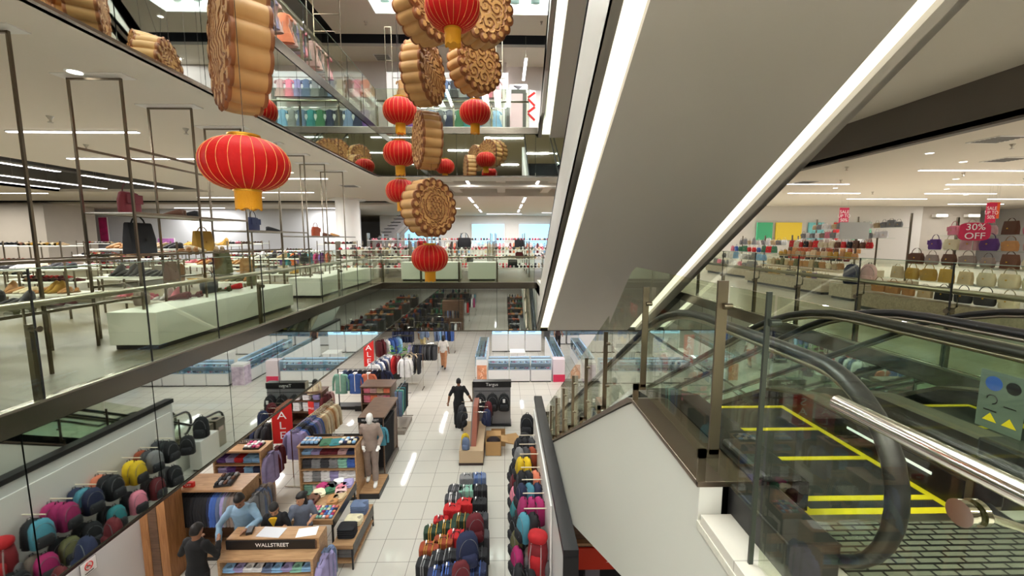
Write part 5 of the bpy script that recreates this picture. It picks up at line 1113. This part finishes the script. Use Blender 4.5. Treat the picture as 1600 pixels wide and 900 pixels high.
for l, x, y, z, rz, c in (('black bag nearest on the aisle side of the gondola', -1.28, 11.75, .72, 60, 'black'), ('black bag farther back on the aisle side of the gondola', -1.3, 12.2, .74, 60, 'charcoal'), ('dark navy bag on the escalator side of the gondola', -.52, 11.9, .72, -60, 'navy'), ('maroon trimmed black bag on the escalator side of the gondola', -.5, 12.4, .76, -60, 'maroon'), ('yellow bag leaning inside the gondola', -1.12, 11.25, .42, 20, 'yellow'), ('slate coloured bag lying at the front of the gondola', -1.08, 11.0, .42, -10, 'slate blue')):
    copy_tree(backpack, (x, y, z), R(rz), {'': [tone(c)], 'front_pocket': [tone(c)]}, l, scale=.75 if 'inside' in l or 'lying' in l else 1.05)
carton = mat('cardboard', (190, 150, 100), .8, var=.06, vs=4)
t = thing('carton', 'open brown carton full of dark bags beside the gondola', 'box', (-.33, 11.6, 0))
b = MB(); b.box(-.23, .23, -.2, -.19, 0, .42); b.box(-.23, .23, .19, .2, 0, .42); b.box(-.23, -.22, -.2, .2, 0, .42); b.box(.22, .23, -.2, .2, 0, .42); b.box(-.23, .23, -.2, .2, 0, .01); b.build('walls', carton, t)
b = MB(); b.obox((0, .3, .44), (.22, .11, .004), Euler((R(20), 0, 0))); b.obox((.32, 0, .42), (.1, .19, .004), Euler((0, R(10), 0))); b.build('flaps', carton, t)
tag(MB().sell((-.33, 11.6, .34), (.2, .17, .14), .8, 1).build('bag_bundle', col((40, 26, 28))), 'dark bundle of bags inside the open carton', 'bags')
t = thing('carton', 'second open carton standing behind the full one', 'box', (-.2, 12.15, 0)); b = MB()
for q in ((-.22, .22, -.19, -.18), (-.22, .22, .18, .19), (-.22, -.21, -.19, .19), (.21, .22, -.19, .19)): b.box(*q, 0, .38)
b.box(-.22, .22, -.19, .19, 0, .01); b.build('walls', carton, t)
for l, x, y, rz in (('flattened cardboard sheet lying by the grey backpack unit', .1, 12.5, .3), ('second flattened cardboard sheet, skewed on the first', .22, 12.3, -.4)): tag(MB().box(-.35, .35, -.22, .22, 0, .012).build('cardboard_sheet', carton, loc=(x, y, .013 if 'second' in l else 0), rot=(0, 0, rz)), l, 'cardboard')
# suitcases
def case_proto():
    b = MB(); b.loft([(0, 0, 0, .2, .12), (.02, 0, 0, .215, .135), (.6, 0, 0, .215, .135), (.62, 0, 0, .2, .12)], 20, 0, .3); b.v = [(v[0], v[1], v[2]+.05) for v in b.v]
    for k in range(5): b.box(-.15+k*.07, -.13+k*.07, -.142, .142, .05, .675, 0)
    o = b.build('suitcase', [col((30, 30, 34))], None, True); arcsmooth(o, 35); tag(o, 'x', 'suitcase')
    b = MB()
    for x in (-.1, -.055, .07): b.box(x, x+.02, -.146, .146, .1, .682)
    b.build('band', [col((180, 140, 60))], o)
    MB().tube([(-.07, 0, .67), (-.06, 0, .71), (.06, 0, .71), (.07, 0, .67)], .011, 8).build('top_handle', black, o)
    MB().box(-.09, -.085, -.0, .05, .67, .684).box(-.10, -.07, .05, .12, .684, .69).build('luggage_tag', ink, o)
    for x in (-.16, .16):
        for y in (-.09, .09): MB().cyl((x-.012, y, .028), (x+.012, y, .028), .028, 12).build('wheel', rubber, o)
    return o
case = proto(case_proto())
CS = [(-0.893, 9.316, 'grey', 'grey', 'silver grey suitcase in the row nearest the gondola'), (-0.621, 9.338, 'slate blue', 'blue', 'slate blue suitcase in the row nearest the gondola'), (-1.099, 8.863, 'charcoal', 'grey', 'charcoal banded suitcase, second row from the gondola'), (-0.865, 8.835, 'mint', 'grey', 'sage green suitcase, second row from the gondola'), (-0.577, 8.854, 'black', 'charcoal', 'plain black suitcase, second row from the gondola'),
      (-1.131, 8.536, 'charcoal', 'white', 'black and white banded suitcase beside a plain red one'), (-0.849, 8.354, 'red', 'red', 'bright red suitcase with a white label, in front of the sage one'), (-0.562, 8.371, 'black', 'black', 'black suitcase with a white label, third row on the escalator side'), (-1.100, 8.167, 'red', 'red', 'bright red suitcase in front of the black and white banded one'), (-1.308, 7.948, 'red', 'maroon', 'small red suitcase standing out towards the aisle'),
      (-0.879, 7.843, 'dark green', 'mustard', 'dark green suitcase with golden bands beside the maroon backpack'), (-1.136, 7.640, 'dark green', 'mustard', 'green suitcase with golden bands in the middle of the group'), (-1.392, 7.518, 'dark green', 'mustard', 'green suitcase with golden bands at the aisle edge'), (-0.928, 7.369, 'red', 'maroon', 'red suitcase tucked against the navy backpack'), (-1.151, 7.222, 'rust', 'mustard', 'rust red suitcase with golden bands inside the group'), (-1.386, 7.064, 'rust', 'mustard', 'rust red suitcase with golden bands at the aisle edge'),
      (-0.928, 6.869, 'black', 'charcoal', 'black suitcase right in front of the navy backpack'), (-1.139, 6.828, 'black', 'grey', 'black suitcase with a long white luggage label'), (-1.363, 6.686, 'black', 'grey', 'black suitcase at the aisle edge of the front rows'), (-0.483, 6.891, 'black', 'charcoal', 'black suitcase behind the navy backpack on the escalator side'), (-0.930, 6.523, 'navy', 'blue', 'navy suitcase next to the lowest maroon backpack'), (-1.127, 6.458, 'navy', 'blue', 'navy suitcase cut by the lower edge'), (-0.494, 6.542, 'navy', 'blue', 'navy suitcase with a red label on the escalator side'), (-0.518, 7.875, 'charcoal', 'black', 'charcoal suitcase hidden behind the maroon backpack'), (-0.476, 7.361, 'charcoal', 'black', 'charcoal suitcase in the black file along the walkway')]
for x, y, c, bnd, l in CS:
    copy_tree(case, (x, y, 0), rng.uniform(-.06, .06), {'': [tone(c, 0)], 'band': [tone(bnd)]}, l, scale=(.84, .95, .95) if c != 'red' or 'small' not in l else (.7, .8, .8))
for x, y, c, l, s in ((-0.554, 7.142, 'maroon', 'maroon backpack standing on the suitcases', 1.15), (-0.645, 6.567, 'navy', 'navy backpack standing on the suitcases', 1.3), (-0.704, 6.084, 'maroon', 'second maroon backpack at the lower edge of the suitcase group', 1.0)):
    copy_tree(backpack, (x, y, .67), R(20), {'': [tone(c)], 'front_pocket': [tone(c)]}, l, scale=s)
# black capped partition with the bag wall
t = thing('partition', 'white partition with a thick black cap between the bags and the escalator', 'partition', (.86, 5, 0))
MB().box(-.08, .08, 0, 5.3, 0, 2.1).build('panel', mat('partition_white', (214, 214, 212), .5), t); MB().box(-.1, .1, -.04, 5.34, 2.1, 2.2).build('cap', black, t); MB().box(-.1, .1, -.045, -.0, 0, 2.1).build('end_panel', black, t)
t = thing('backpack_display', 'white slatted board with steel rods for backpacks on the partition', 'display unit', (.76, 6.3, 0)); MB().box(-.02, .01, 0, 3.9, .3, 1.9).build('board', white, t)
rods = [(9.7, 1.45), (9.25, 1.45), (8.8, 1.45), (8.25, 1.45), (7.8, 1.45), (7.35, 1.45), (6.9, 1.45)]
for y, z in rods: MB().cyl((-.42, y-6.3+.0, z), (0, y-6.3, z), .011, 8).build('rod', mat('rod_cream', (226, 214, 190), .4), t)
BW = [(9.7, ('black', 'black', 'charcoal')), (9.25, ('grey', 'charcoal', 'rust')), (8.8, ('yellow', 'yellow')), (8.25, ('black', 'black', 'coral')), (7.8, ('navy', 'turquoise', 'navy')), (7.35, ('magenta', 'magenta', 'magenta')), (6.9, ('turquoise', 'black'))]
where = {9.7: 'on the farthest rod', 9.25: 'on the second farthest rod', 8.8: 'on the rod with the yellow ones', 8.25: 'on the rod before the yellow ones', 7.8: 'on the rod behind the magenta ones', 7.35: 'on the rod of magenta ones', 6.9: 'on the rod by the red trekking pack'}
for y, cs in BW:
    for i, c in enumerate(cs): put(backpack, c, 'backpack hanging', 'of the bag wall, '+where[y], (.34+i*.15, y-.1, .93), R(-78+rng.uniform(-12, 12)), 1.08, mats=[tone(c)])
for y, cs in ((9.5, ('black', 'grey')), (9.0, ('maroon', 'charcoal')), (8.5, ('pink', 'black')), (8.0, ('teal', 'black')), (7.5, ('black', 'black')), (7.1, ('olive', 'black')), (6.7, ('magenta', 'taupe')), (6.3, ('black', 'black')), (5.9, ('black', 'charcoal'))):
    for i, c in enumerate(cs): put(backpack, c, 'backpack hanging', 'in the lower row of the bag wall', (.22+i*.2, y, .38-.03*i), R(-80+rng.uniform(-14, 14)), 1.05, mats=[tone(c)])
t = thing('white_table', 'white table carrying the red trekking backpack', 'table', (.58, 6.35, 0)); MB().box(-.2, .18, -.4, .35, .56, .6).build('table_top', white, t)
for x in (-.19, .15):
    for y in (-.39, .31): MB().box(x, x+.03, y, y+.03, 0, .56).build('leg', white, t)
t = thing('trekking_backpack', 'tall red trekking backpack with grey side pockets on the white table', 'backpack', (.55, 6.4, .62), R(-20)); tr = col((176, 24, 32))
MB().loft([(0, 0, 0, .12, .09), (.05, 0, 0, .16, .12), (.4, 0, 0, .17, .13), (.6, 0, -.01, .15, .12)], 16, 0, .8).build('body', col((120, 22, 30)), t, True); MB().sell((0, -.01, .68), (.165, .135, .1), .8, .8).build('lid', tr, t, True); MB().loft([(.08, 0, -.12, .1, .05), (.35, 0, -.12, .11, .05), (.42, 0, -.1, .08, .02)], 12, 0, .7).build('front_pocket', tr, t, True)
for s in (-1, 1): MB().sell((s*.17, 0, .14), (.05, .08, .13), .8).build('side_pocket', col((96, 92, 94)), t, True); MB().tube([(s*.09, -.16, .1), (s*.1, -.17, .35), (s*.08, -.1, .62)], .009, 6).build('strap', col((170, 150, 150)), t)
plinth('white plinth carrying the single black backpack', .45, .78, 10.7, 11.4, .85, z=0, m=white)
copy_tree(backpack, (.62, 11.0, .85), R(-10), {'': [col((24, 24, 28))]}, 'single black backpack standing on the white plinth', scale=1.25); copy_tree(backpack, (.52, 10.35, .7), R(-20), {'': [col((30, 30, 32))]}, 'slumped black backpack between the plinth and the bag wall', scale=1.1)
# bins, no smoking notice, orange sign and shelving under the escalator
for y, l in ((11.0, 'nearer'), (11.5, 'farther')):
    t = thing('litter_bin', '%s steel litter bin behind the partition, seen in the mirror' % l, 'bin', (1.06, y+.65, 0)); MB().box(-.16, .16, -.2, .2, 0, .86).build('body', steel, t, bevel=.01); MB().cyl((0, 0, .86), (0, 0, .864), .09, 20).build('opening', dark, t); MB().box(-.166, -.161, -.1, .1, .5, .62).build('notice', mat('bin_notice', (220, 200, 196), .5), t)
t = thing('no_smoking_sign', 'small square no smoking notice on the white side wall', 'sign', (-6.535, 6.1, 1.0), PI/2); MB().box(-.12, .12, -.012, .0, 0, .22).build('board', ink, t); MB().box(-.13, .13, -.006, .002, -.01, .23).build('frame', mat('frame_grey', (120, 116, 116), .5), t)
b = MB(); b.tube([(.06*math.cos(2*PI*k/24), -.016, .13+.06*math.sin(2*PI*k/24)) for k in range(25)], .007, 6); b.obox((0, -.016, .13), (.06, .003, .006), Euler((0, R(45), 0))); b.build('red_ring', red, t); MB().box(-.035, .02, -.018, -.013, .122, .134).box(-.07, .07, -.014, -.0125, .02, .035).build('black_print', black, t)
t = thing('orange_shelf_sign', 'orange shelf fascia with a white bird emblem under the white escalator flank', 'sign', (1.75, 6.6, 0)); MB().box(-.72, .9, -.02, .02, .52, .92).build('board', mat('fascia_orange', (206, 52, 24), .5), t)
b = MB(); b.prism([(-.02, .78), (.05, .84), (.14, .86), (.2, .82), (.16, .78), (.24, .74), (.14, .76), (.06, .75)], 'Y', -.026, -.02); b.prism([(.0, .66), (.1, .69), (.18, .66)], 'Y', -.026, -.02); b.build('bird_emblem', ink, t); MB().box(.34, .36, -.026, -.02, .66, .78).box(.31, .39, -.026, -.02, .66, .68).build('lettering', ink, t)
MB().box(-.72, .9, .0, .5, .95, 1.0).build('shelf_top', oak, t); MB().box(-.72, .9, .1, .5, 1.0, 1.3).build('back_boxes', walnut, t); MB().box(-.7, .88, .05, .5, 0, .5).build('lower_case', dark, t); MB().box(-.35, -.1, .0, .05, 0, .5).build('grey_upright', mat('upright_grey', (120, 116, 126), .5), t)

# ================================================================ JEWELLERY AND WATCH ISLANDS
cw = mat('counter_white', (232, 230, 230), .35); caselight = mat('case_light', (208, 224, 250), .5, emit=1.0); tray = mat('case_tray', (170, 180, 196), .6)
prods = [mat('product_%d' % i, c, .3, .4) for i, c in enumerate([(60, 64, 84), (196, 60, 90), (200, 160, 60), (230, 230, 236), (40, 44, 60)])]
def counter_proto(w):
    t = thing('glass_counter', 'x', 'counter')
    MB().box(-w/2+.01, w/2-.01, -.25, .25, .05, .55).build('cabinet', cw, t, bevel=.004); MB().box(-w/2+.03, w/2-.03, -.23, .23, 0, .05).build('base', dark, t)
    MB().box(-w/2+.01, w/2-.01, .235, .25, .55, 1.04).build('rear_panel', cw, t)
    b = MB()
    for q in ((-w/2+.01, w/2-.01, -.25, -.244, .55, 1.03), (-w/2+.01, -w/2+.016, -.25, .24, .55, 1.03), (w/2-.016, w/2-.01, -.25, .24, .55, 1.03), (-w/2+.01, w/2-.01, -.25, .25, 1.03, 1.04)): b.box(*q)
    b.build('glass_case', gl_case, t)
    MB().box(-w/2+.03, w/2-.03, -.23, .22, .56, .575).box(-w/2+.03, w/2-.03, -.05, .22, .78, .79).build('tray', tray, t)
    b = MB()
    for z, yy, n in ((.575, -.14, 14), (.79, .08, 12)):
        for k in range(n):
            x = -w/2+.08+(w-.16)*(k+.5)/n; m = rng.randrange(5); b.cyl((x, yy+rng.uniform(-.03, .03), z), (x, yy, z+rng.uniform(.03, .09)), rng.uniform(.012, .026), 8, m, .01)
    b.build('jewellery', prods, t); t.children[-1]['kind'] = 'stuff'
    MB().box(-w/2+.03, w/2-.03, .19, .22, 1.0, 1.02).box(-w/2+.012, w/2-.012, -.24, -.22, 1.005, 1.02).build('case_light', caselight, t)
    return t
cpr = proto(counter_proto(.92))
pc = mat('poster_orange', (232, 128, 96), .5, var=.4, vs=5)
def counter(label, x, y, rz, group=None): return copy_tree(cpr, (x, y, 0), R(rz), label=label, group=group)
def island(nmi, X0, X1, Y0, Y1, place):
    n = int((X1-X0)/.93); m = int((Y1-Y0-.5)/.93)
    for i in range(n):
        l = 'glass counter, %s of the row facing the camera aisle on %s' % (nm[i], place); counter(l, X0+.46+.93*i, Y0, 0)
        counter('glass counter, %s of the back row on %s' % (nm[i], place), X0+.46+.93*i, Y1, 180)
    for j in range(m):
        counter('glass counter, %s down the long side by the aisle on %s' % (nm[j], place), X0-.35, Y0+.75+.93*j, -90); counter('glass counter, %s down the long side by the escalators on %s' % (nm[j], place), X0+.93*n+.35, Y0+.75+.93*j, 90)
island('a', -.72, 2.1, 17.9, 22.9, 'the main jewellery island')
island('b', 4.1, 7.9, 17.6, 22.6, 'the second jewellery island')
t = thing('corner_display', 'corner pillar with an orange flower poster at the front of the main island', 'display pillar', (-1.0, 17.85, 0)); MB().box(-.24, .24, -.22, .22, 0, 1.02).build('pillar', cw, t); MB().box(-.2, .22, -.235, -.22, .04, .78).build('poster', pc, t)
b = MB()
for k in range(5): b.tube([(.02+.1*math.cos(k*1.3+j*.5)*(.3+j*.12), -.24, .2+k*.1+.05*math.sin(j)) for j in range(6)], .012, 5)
b.build('poster_figure', mat('poster_pale', (246, 206, 180), .5), t); MB().box(-.24, .24, -.2, .22, 1.02, 1.3).build('glass_case', gl_case, t); MB().box(-.2, .2, -.15, .15, 1.03, 1.06).build('tray', tray, t)
t = thing('corner_display', 'corner pillar with pale poster and crimson foot at the front of the main island', 'display pillar', (2.38, 17.85, 0)); MB().box(-.26, .26, -.22, .22, .0, 1.02).build('pillar', mat('pillar_pale', (222, 206, 214), .5), t); MB().box(-.25, .27, -.235, -.22, .02, .34).build('crimson_foot', mat('crimson', (212, 40, 84), .5), t); MB().box(.26, .275, -.2, .2, .02, .34).build('crimson_foot', mat('crimson'), t)
lettering('Calvedi', .1, black, (0, -.226, .85), FRONT, t, .001) if 0 else None
t = thing('corner_display', 'corner pillar with a purple portrait poster on the second island', 'display pillar', (3.7, 17.6, 0)); MB().box(-.28, .24, -.25, .25, 0, .95).build('pillar', cw, t); MB().box(-.27, .23, -.262, -.25, .05, .85).box(-.292, -.28, -.24, .24, .05, .85).build('poster', mat('poster_purple', (176, 160, 190), .5, var=.45, vs=6), t)
t = thing('white_service_table', 'white table standing inside the main jewellery island', 'table', (.62, 19.7, 0)); MB().box(-.36, .36, -.35, .35, .82, .86).build('table_top', white, t); MB().box(-.33, -.02, -.3, .3, 0, .82).box(.02, .33, -.3, .3, 0, .82).build('cupboard', cw, t)
t = thing('white_service_table', 'white table standing inside the second jewellery island', 'table', (5.9, 19.8, 0)); MB().box(-.45, .45, -.35, .35, .82, .86).build('table_top', white, t); MB().box(-.4, .4, -.3, .3, 0, .82).build('cupboard', cw, t)
for i, x in enumerate((-.25, .68, 1.61)):
    t = thing('lightbox_sign', 'bluish lit watch poster with dark top, %s in the back row of the main island' % nm[i], 'lightbox', (x, 22.6, 1.04)); MB().box(-.42, .42, -.03, .03, 0, .5).build('lit_panel', mat('lit_blue', (170, 215, 245), .5, emit=.9), t); MB().box(-.44, .44, -.04, .04, .5, .66).build('header', mat('header_navy', (24, 26, 50), .4), t)
    MB().box(-.1, .3, -.036, -.03, .2, .3).box(-.3, .1, -.036, -.03, .1, .13).build('print', mat('print_blue', (60, 90, 130), .5), t); MB().box(-.08, .08, -.046, -.04, .54, .6).build('emblem', red, t)
for i, x in enumerate((-6.2, -5.2, 9.0, 10.0)): pass
for i, (x, y, rz) in enumerate(((3.2, 24.5, 0), (4.2, 24.5, 0), (5.2, 24.5, 0), (9.6, 18.5, -90), (9.6, 19.5, -90), (9.6, 20.5, -90), (9.6, 16, -90), (9.6, 15, -90))): counter('glass counter, %s of the scattered ones beyond the two islands' % nm[i], x, y, rz)
t = thing('planter_counter', 'grey counter with small green goods beside the second island', 'counter', (3.0, 25.8, 0)); MB().box(-.5, .5, -.4, .4, 0, .6).build('body', mat('counter_grey', (96, 96, 98), .5), t); b = MB()
for k in range(24): b.sell((rng.uniform(-.42, .42), rng.uniform(-.32, .32), .68), (.06, .06, .08), 1, 1, 8, 5)
b.build('goods', mat('goods_green', (110, 130, 90), .6, var=.5, vs=12), t); t.children[-1]['kind'] = 'stuff'

# ================================================================ RACKS UNDER THE CAMERA SIDE (seen in the far mirror)
cs_ = ['black', 'charcoal', 'navy', 'olive', 'charcoal', 'brown', 'black', 'taupe', 'green', 'rust']
q = 0
for i, y in enumerate((3.2, 1.6, 0, -1.7, -3.6, -5.8, -8.4, -11.5, -15.5)):
    for j, x in enumerate((-10.4, -7.9, -5.4)):
        if i == 3 and j == 2: continue
        q += 1
        rod_rack('garment_rail', 'rail of dark clothes, %s file and %s row back under the camera side floor' % (nm[j], (nm+['ninth'])[i]), x, y, x+2.0, y, 1.35, [rng.choice(cs_) for _ in range(6)], jacket, 'jacket hanging', 'on the dark rails under the camera side floor', 1.0)
        t = thing('stock_gondola', 'low gondola of dark folded stock, %s file and %s row back beyond the aisle' % (nm[j], (nm+['ninth'])[i]), 'display unit', (x+.9, y+.55, 0)); MB().box(-1., 1., -.22, .22, 0, .95).build('shelving', mat('shelving_dark', (60, 56, 52), .6), t)
        b = MB()
        for u in range(8):
            for z in (.28, .6, .96): b.box(-.98+u*.245, -.76+u*.245, -.245, .2, z-.2*(z < .9), z+.03+.05*rng.random(), rng.randrange(5))
        b.build('folded_stock', [tone(c) for c in rng.sample(cs_, 5)], t)
for i, y in enumerate((1.6, 0, -1.7, -3.8, -6.2, -9, -12.5)):
    rod_rack('garment_rail', 'rail of mixed clothes, %s row back beside the mirrored aisle' % nm[i], .3, y, 2.2, y, 1.2, [rng.choice(cs_+['maroon', 'coral', 'tan', 'grey']) for _ in range(7)], tee, 'blouse hanging', 'on the rails beside the mirrored aisle', 1.05)
    t = thing('stock_gondola', 'low gondola of mixed folded stock, %s row back beside the mirrored aisle' % nm[i], 'display unit', (1.25, y+.6, 0)); MB().box(-1., 1., -.22, .22, 0, .9).build('shelving', mat('shelving_dark'), t)
    b = MB()
    for u in range(8):
        for z in (.28, .6, .92): b.box(-.98+u*.245, -.76+u*.245, -.245, .2, z-.2*(z < .9), z+.03+.05*rng.random(), rng.randrange(5))
    b.build('folded_stock', [tone(c) for c in ('tan', 'maroon', 'grey', 'rust', 'charcoal')], t)
cabinet('brown_wardrobe', 'tall dark brown open wardrobe beside the aisle, seen in the far mirror', -4.2, -2.8, -2.4, -1.7, 2.1, (.4,), walnut)
for i in range(6): put(jacket, ('charcoal', 'slate blue', 'navy', 'grey', 'charcoal', 'black')[i], 'jacket hanging', 'in the brown wardrobe under the camera side floor', (-4.0+i*.17, -2.0, 1.7), R(90), 1.1)
for i, (x, y, c) in enumerate(((-2.5, 2.6, 'brown'), (-2.7, -5.5, 'red'), (-2.4, -8, 'magenta'), (-2.5, -10.5, 'turquoise'))):
    rod_rack('garment_rail', 'short rail with a %s garment at the aisle, seen in the far mirror' % c, x-.6, y, x, y, 1.5, ['charcoal', 'white', c], jacket, 'jacket hanging', 'on the short aisle rails under the camera side floor', 1.1)

# ================================================================ THE PEOPLE
figure('person', 'man in a light blue shirt leaning over the sales counter', 'person', (-4.72, 7.12, 0), R(12), 1.78, (138, 170, 196), (60, 60, 66), skinA, (((-.36, -.1, 1.12), (-.3, -.3, .92)), ((.3, -.22, 1.2), (.2, -.5, 1.24))), .25, (.45, .1), hair='short')
figure('person', 'woman in black with a yellow collar between the two others at the counter', 'person', (-4.12, 7.08, -.04), R(10), 1.62, (26, 26, 30), (30, 30, 34), skinB, (((-.24, -.1, 1.14), (-.2, -.32, 1.18)), ((.24, -.1, 1.14), (.18, -.32, 1.18))), .18, (.5, .2), hair='long', female=True, collar=(226, 180, 30))
figure('person', 'woman in a grey top resting her arm on the counter, head turned aside', 'person', (-3.78, 7.28, -.0), R(30), 1.62, (104, 112, 130), (40, 42, 50), skinB, (((-.26, -.12, 1.14), (-.36, -.32, 1.2)), ((.24, -.06, 1.14), (.12, -.3, 1.18))), .15, (.2, -.9), hair='bun', female=True, long_sleeve=False)
figure('person', 'person in black with back turned, beside the end of the sales counter', 'person', (-4.93, 6.2, 0), R(170), 1.7, (16, 16, 18), (22, 22, 24), skinA, (((-.3, -.08, 1.18), (-.16, -.26, 1.26)), ((.32, -.04, 1.16), (.3, -.3, 1.2))), .05, (.25, 0), hair='short')
figure('person', 'man in a black T-shirt walking beside the grey backpack unit', 'person', (-1.5, 13.15, 0), R(185), 1.7, (20, 20, 24), (24, 24, 28), skinA, (((-.32, .04, 1.16), (-.4, -.1, .96)), ((.3, .04, 1.16), (.34, .0, .92))), .05, (.2, 0), hair='short', long_sleeve=False, stride=.12)
figure('person', 'woman in a white top and tan trousers walking away down the aisle', 'person', (-2.95, 19.7, 0), R(178), 1.62, (228, 222, 216), (196, 140, 104), skinA, None, .02, (.1, 0), hair='bun', female=True, long_sleeve=False, stride=.2)
mn = figure('person', 'person in a grey blue shirt and beige trousers far down the aisle', 'person', (-4.45, 22.3, 0), R(165), 1.72, (128, 146, 170), (198, 180, 130), skinA, None, .02, (.1, 0), hair='short', long_sleeve=False, stride=.14)
copy_tree(backpack, (-4.2, 22.2, .95), R(165), {'': [tone('slate blue')]}, 'slate blue bag on the shoulder of the person far down the aisle', scale=.8)
figure('person', 'woman in a black and tan dress beside the main jewellery island', 'person', (3.05, 23.2, 0), R(20), 1.6, (70, 46, 44), (34, 28, 30), skinB, None, 0, (.1, .3), hair='long', female=True, long_sleeve=False)

drop_protos()
# ================================================================ CAMERA, WORLD, COLOUR
w = bpy.data.worlds.new('World'); scene.world = w; w.use_nodes = True
w.node_tree.nodes['Background'].inputs[0].default_value = (.8, .86, .9, 1); w.node_tree.nodes['Background'].inputs[1].default_value = .4
cam = bpy.data.cameras.new('Camera'); cam.lens = 36*650/1600.; cam.sensor_width = 36; cam.clip_start = .03; cam.clip_end = 200
co = bpy.data.objects.new('Camera', cam); C.objects.link(co); co.location = (0, 0, EYE); co.rotation_euler = (PI/2-math.atan(75/650.), 0, -math.atan(12/650.)); scene.camera = co
vs = scene.view_settings; vs.view_transform = 'Standard'; vs.look = 'None'; vs.gamma = 1; vs.use_curve_mapping = False; vs.exposure = 0.22
cy = scene.cycles; cy.max_bounces = 10; cy.diffuse_bounces = 8; cy.glossy_bounces = 5; cy.transparent_max_bounces = 40; cy.transmission_bounces = 4; cy.sample_clamp_indirect = 6; cy.caustics_reflective = False; cy.caustics_refractive = False; cy.use_denoising = True
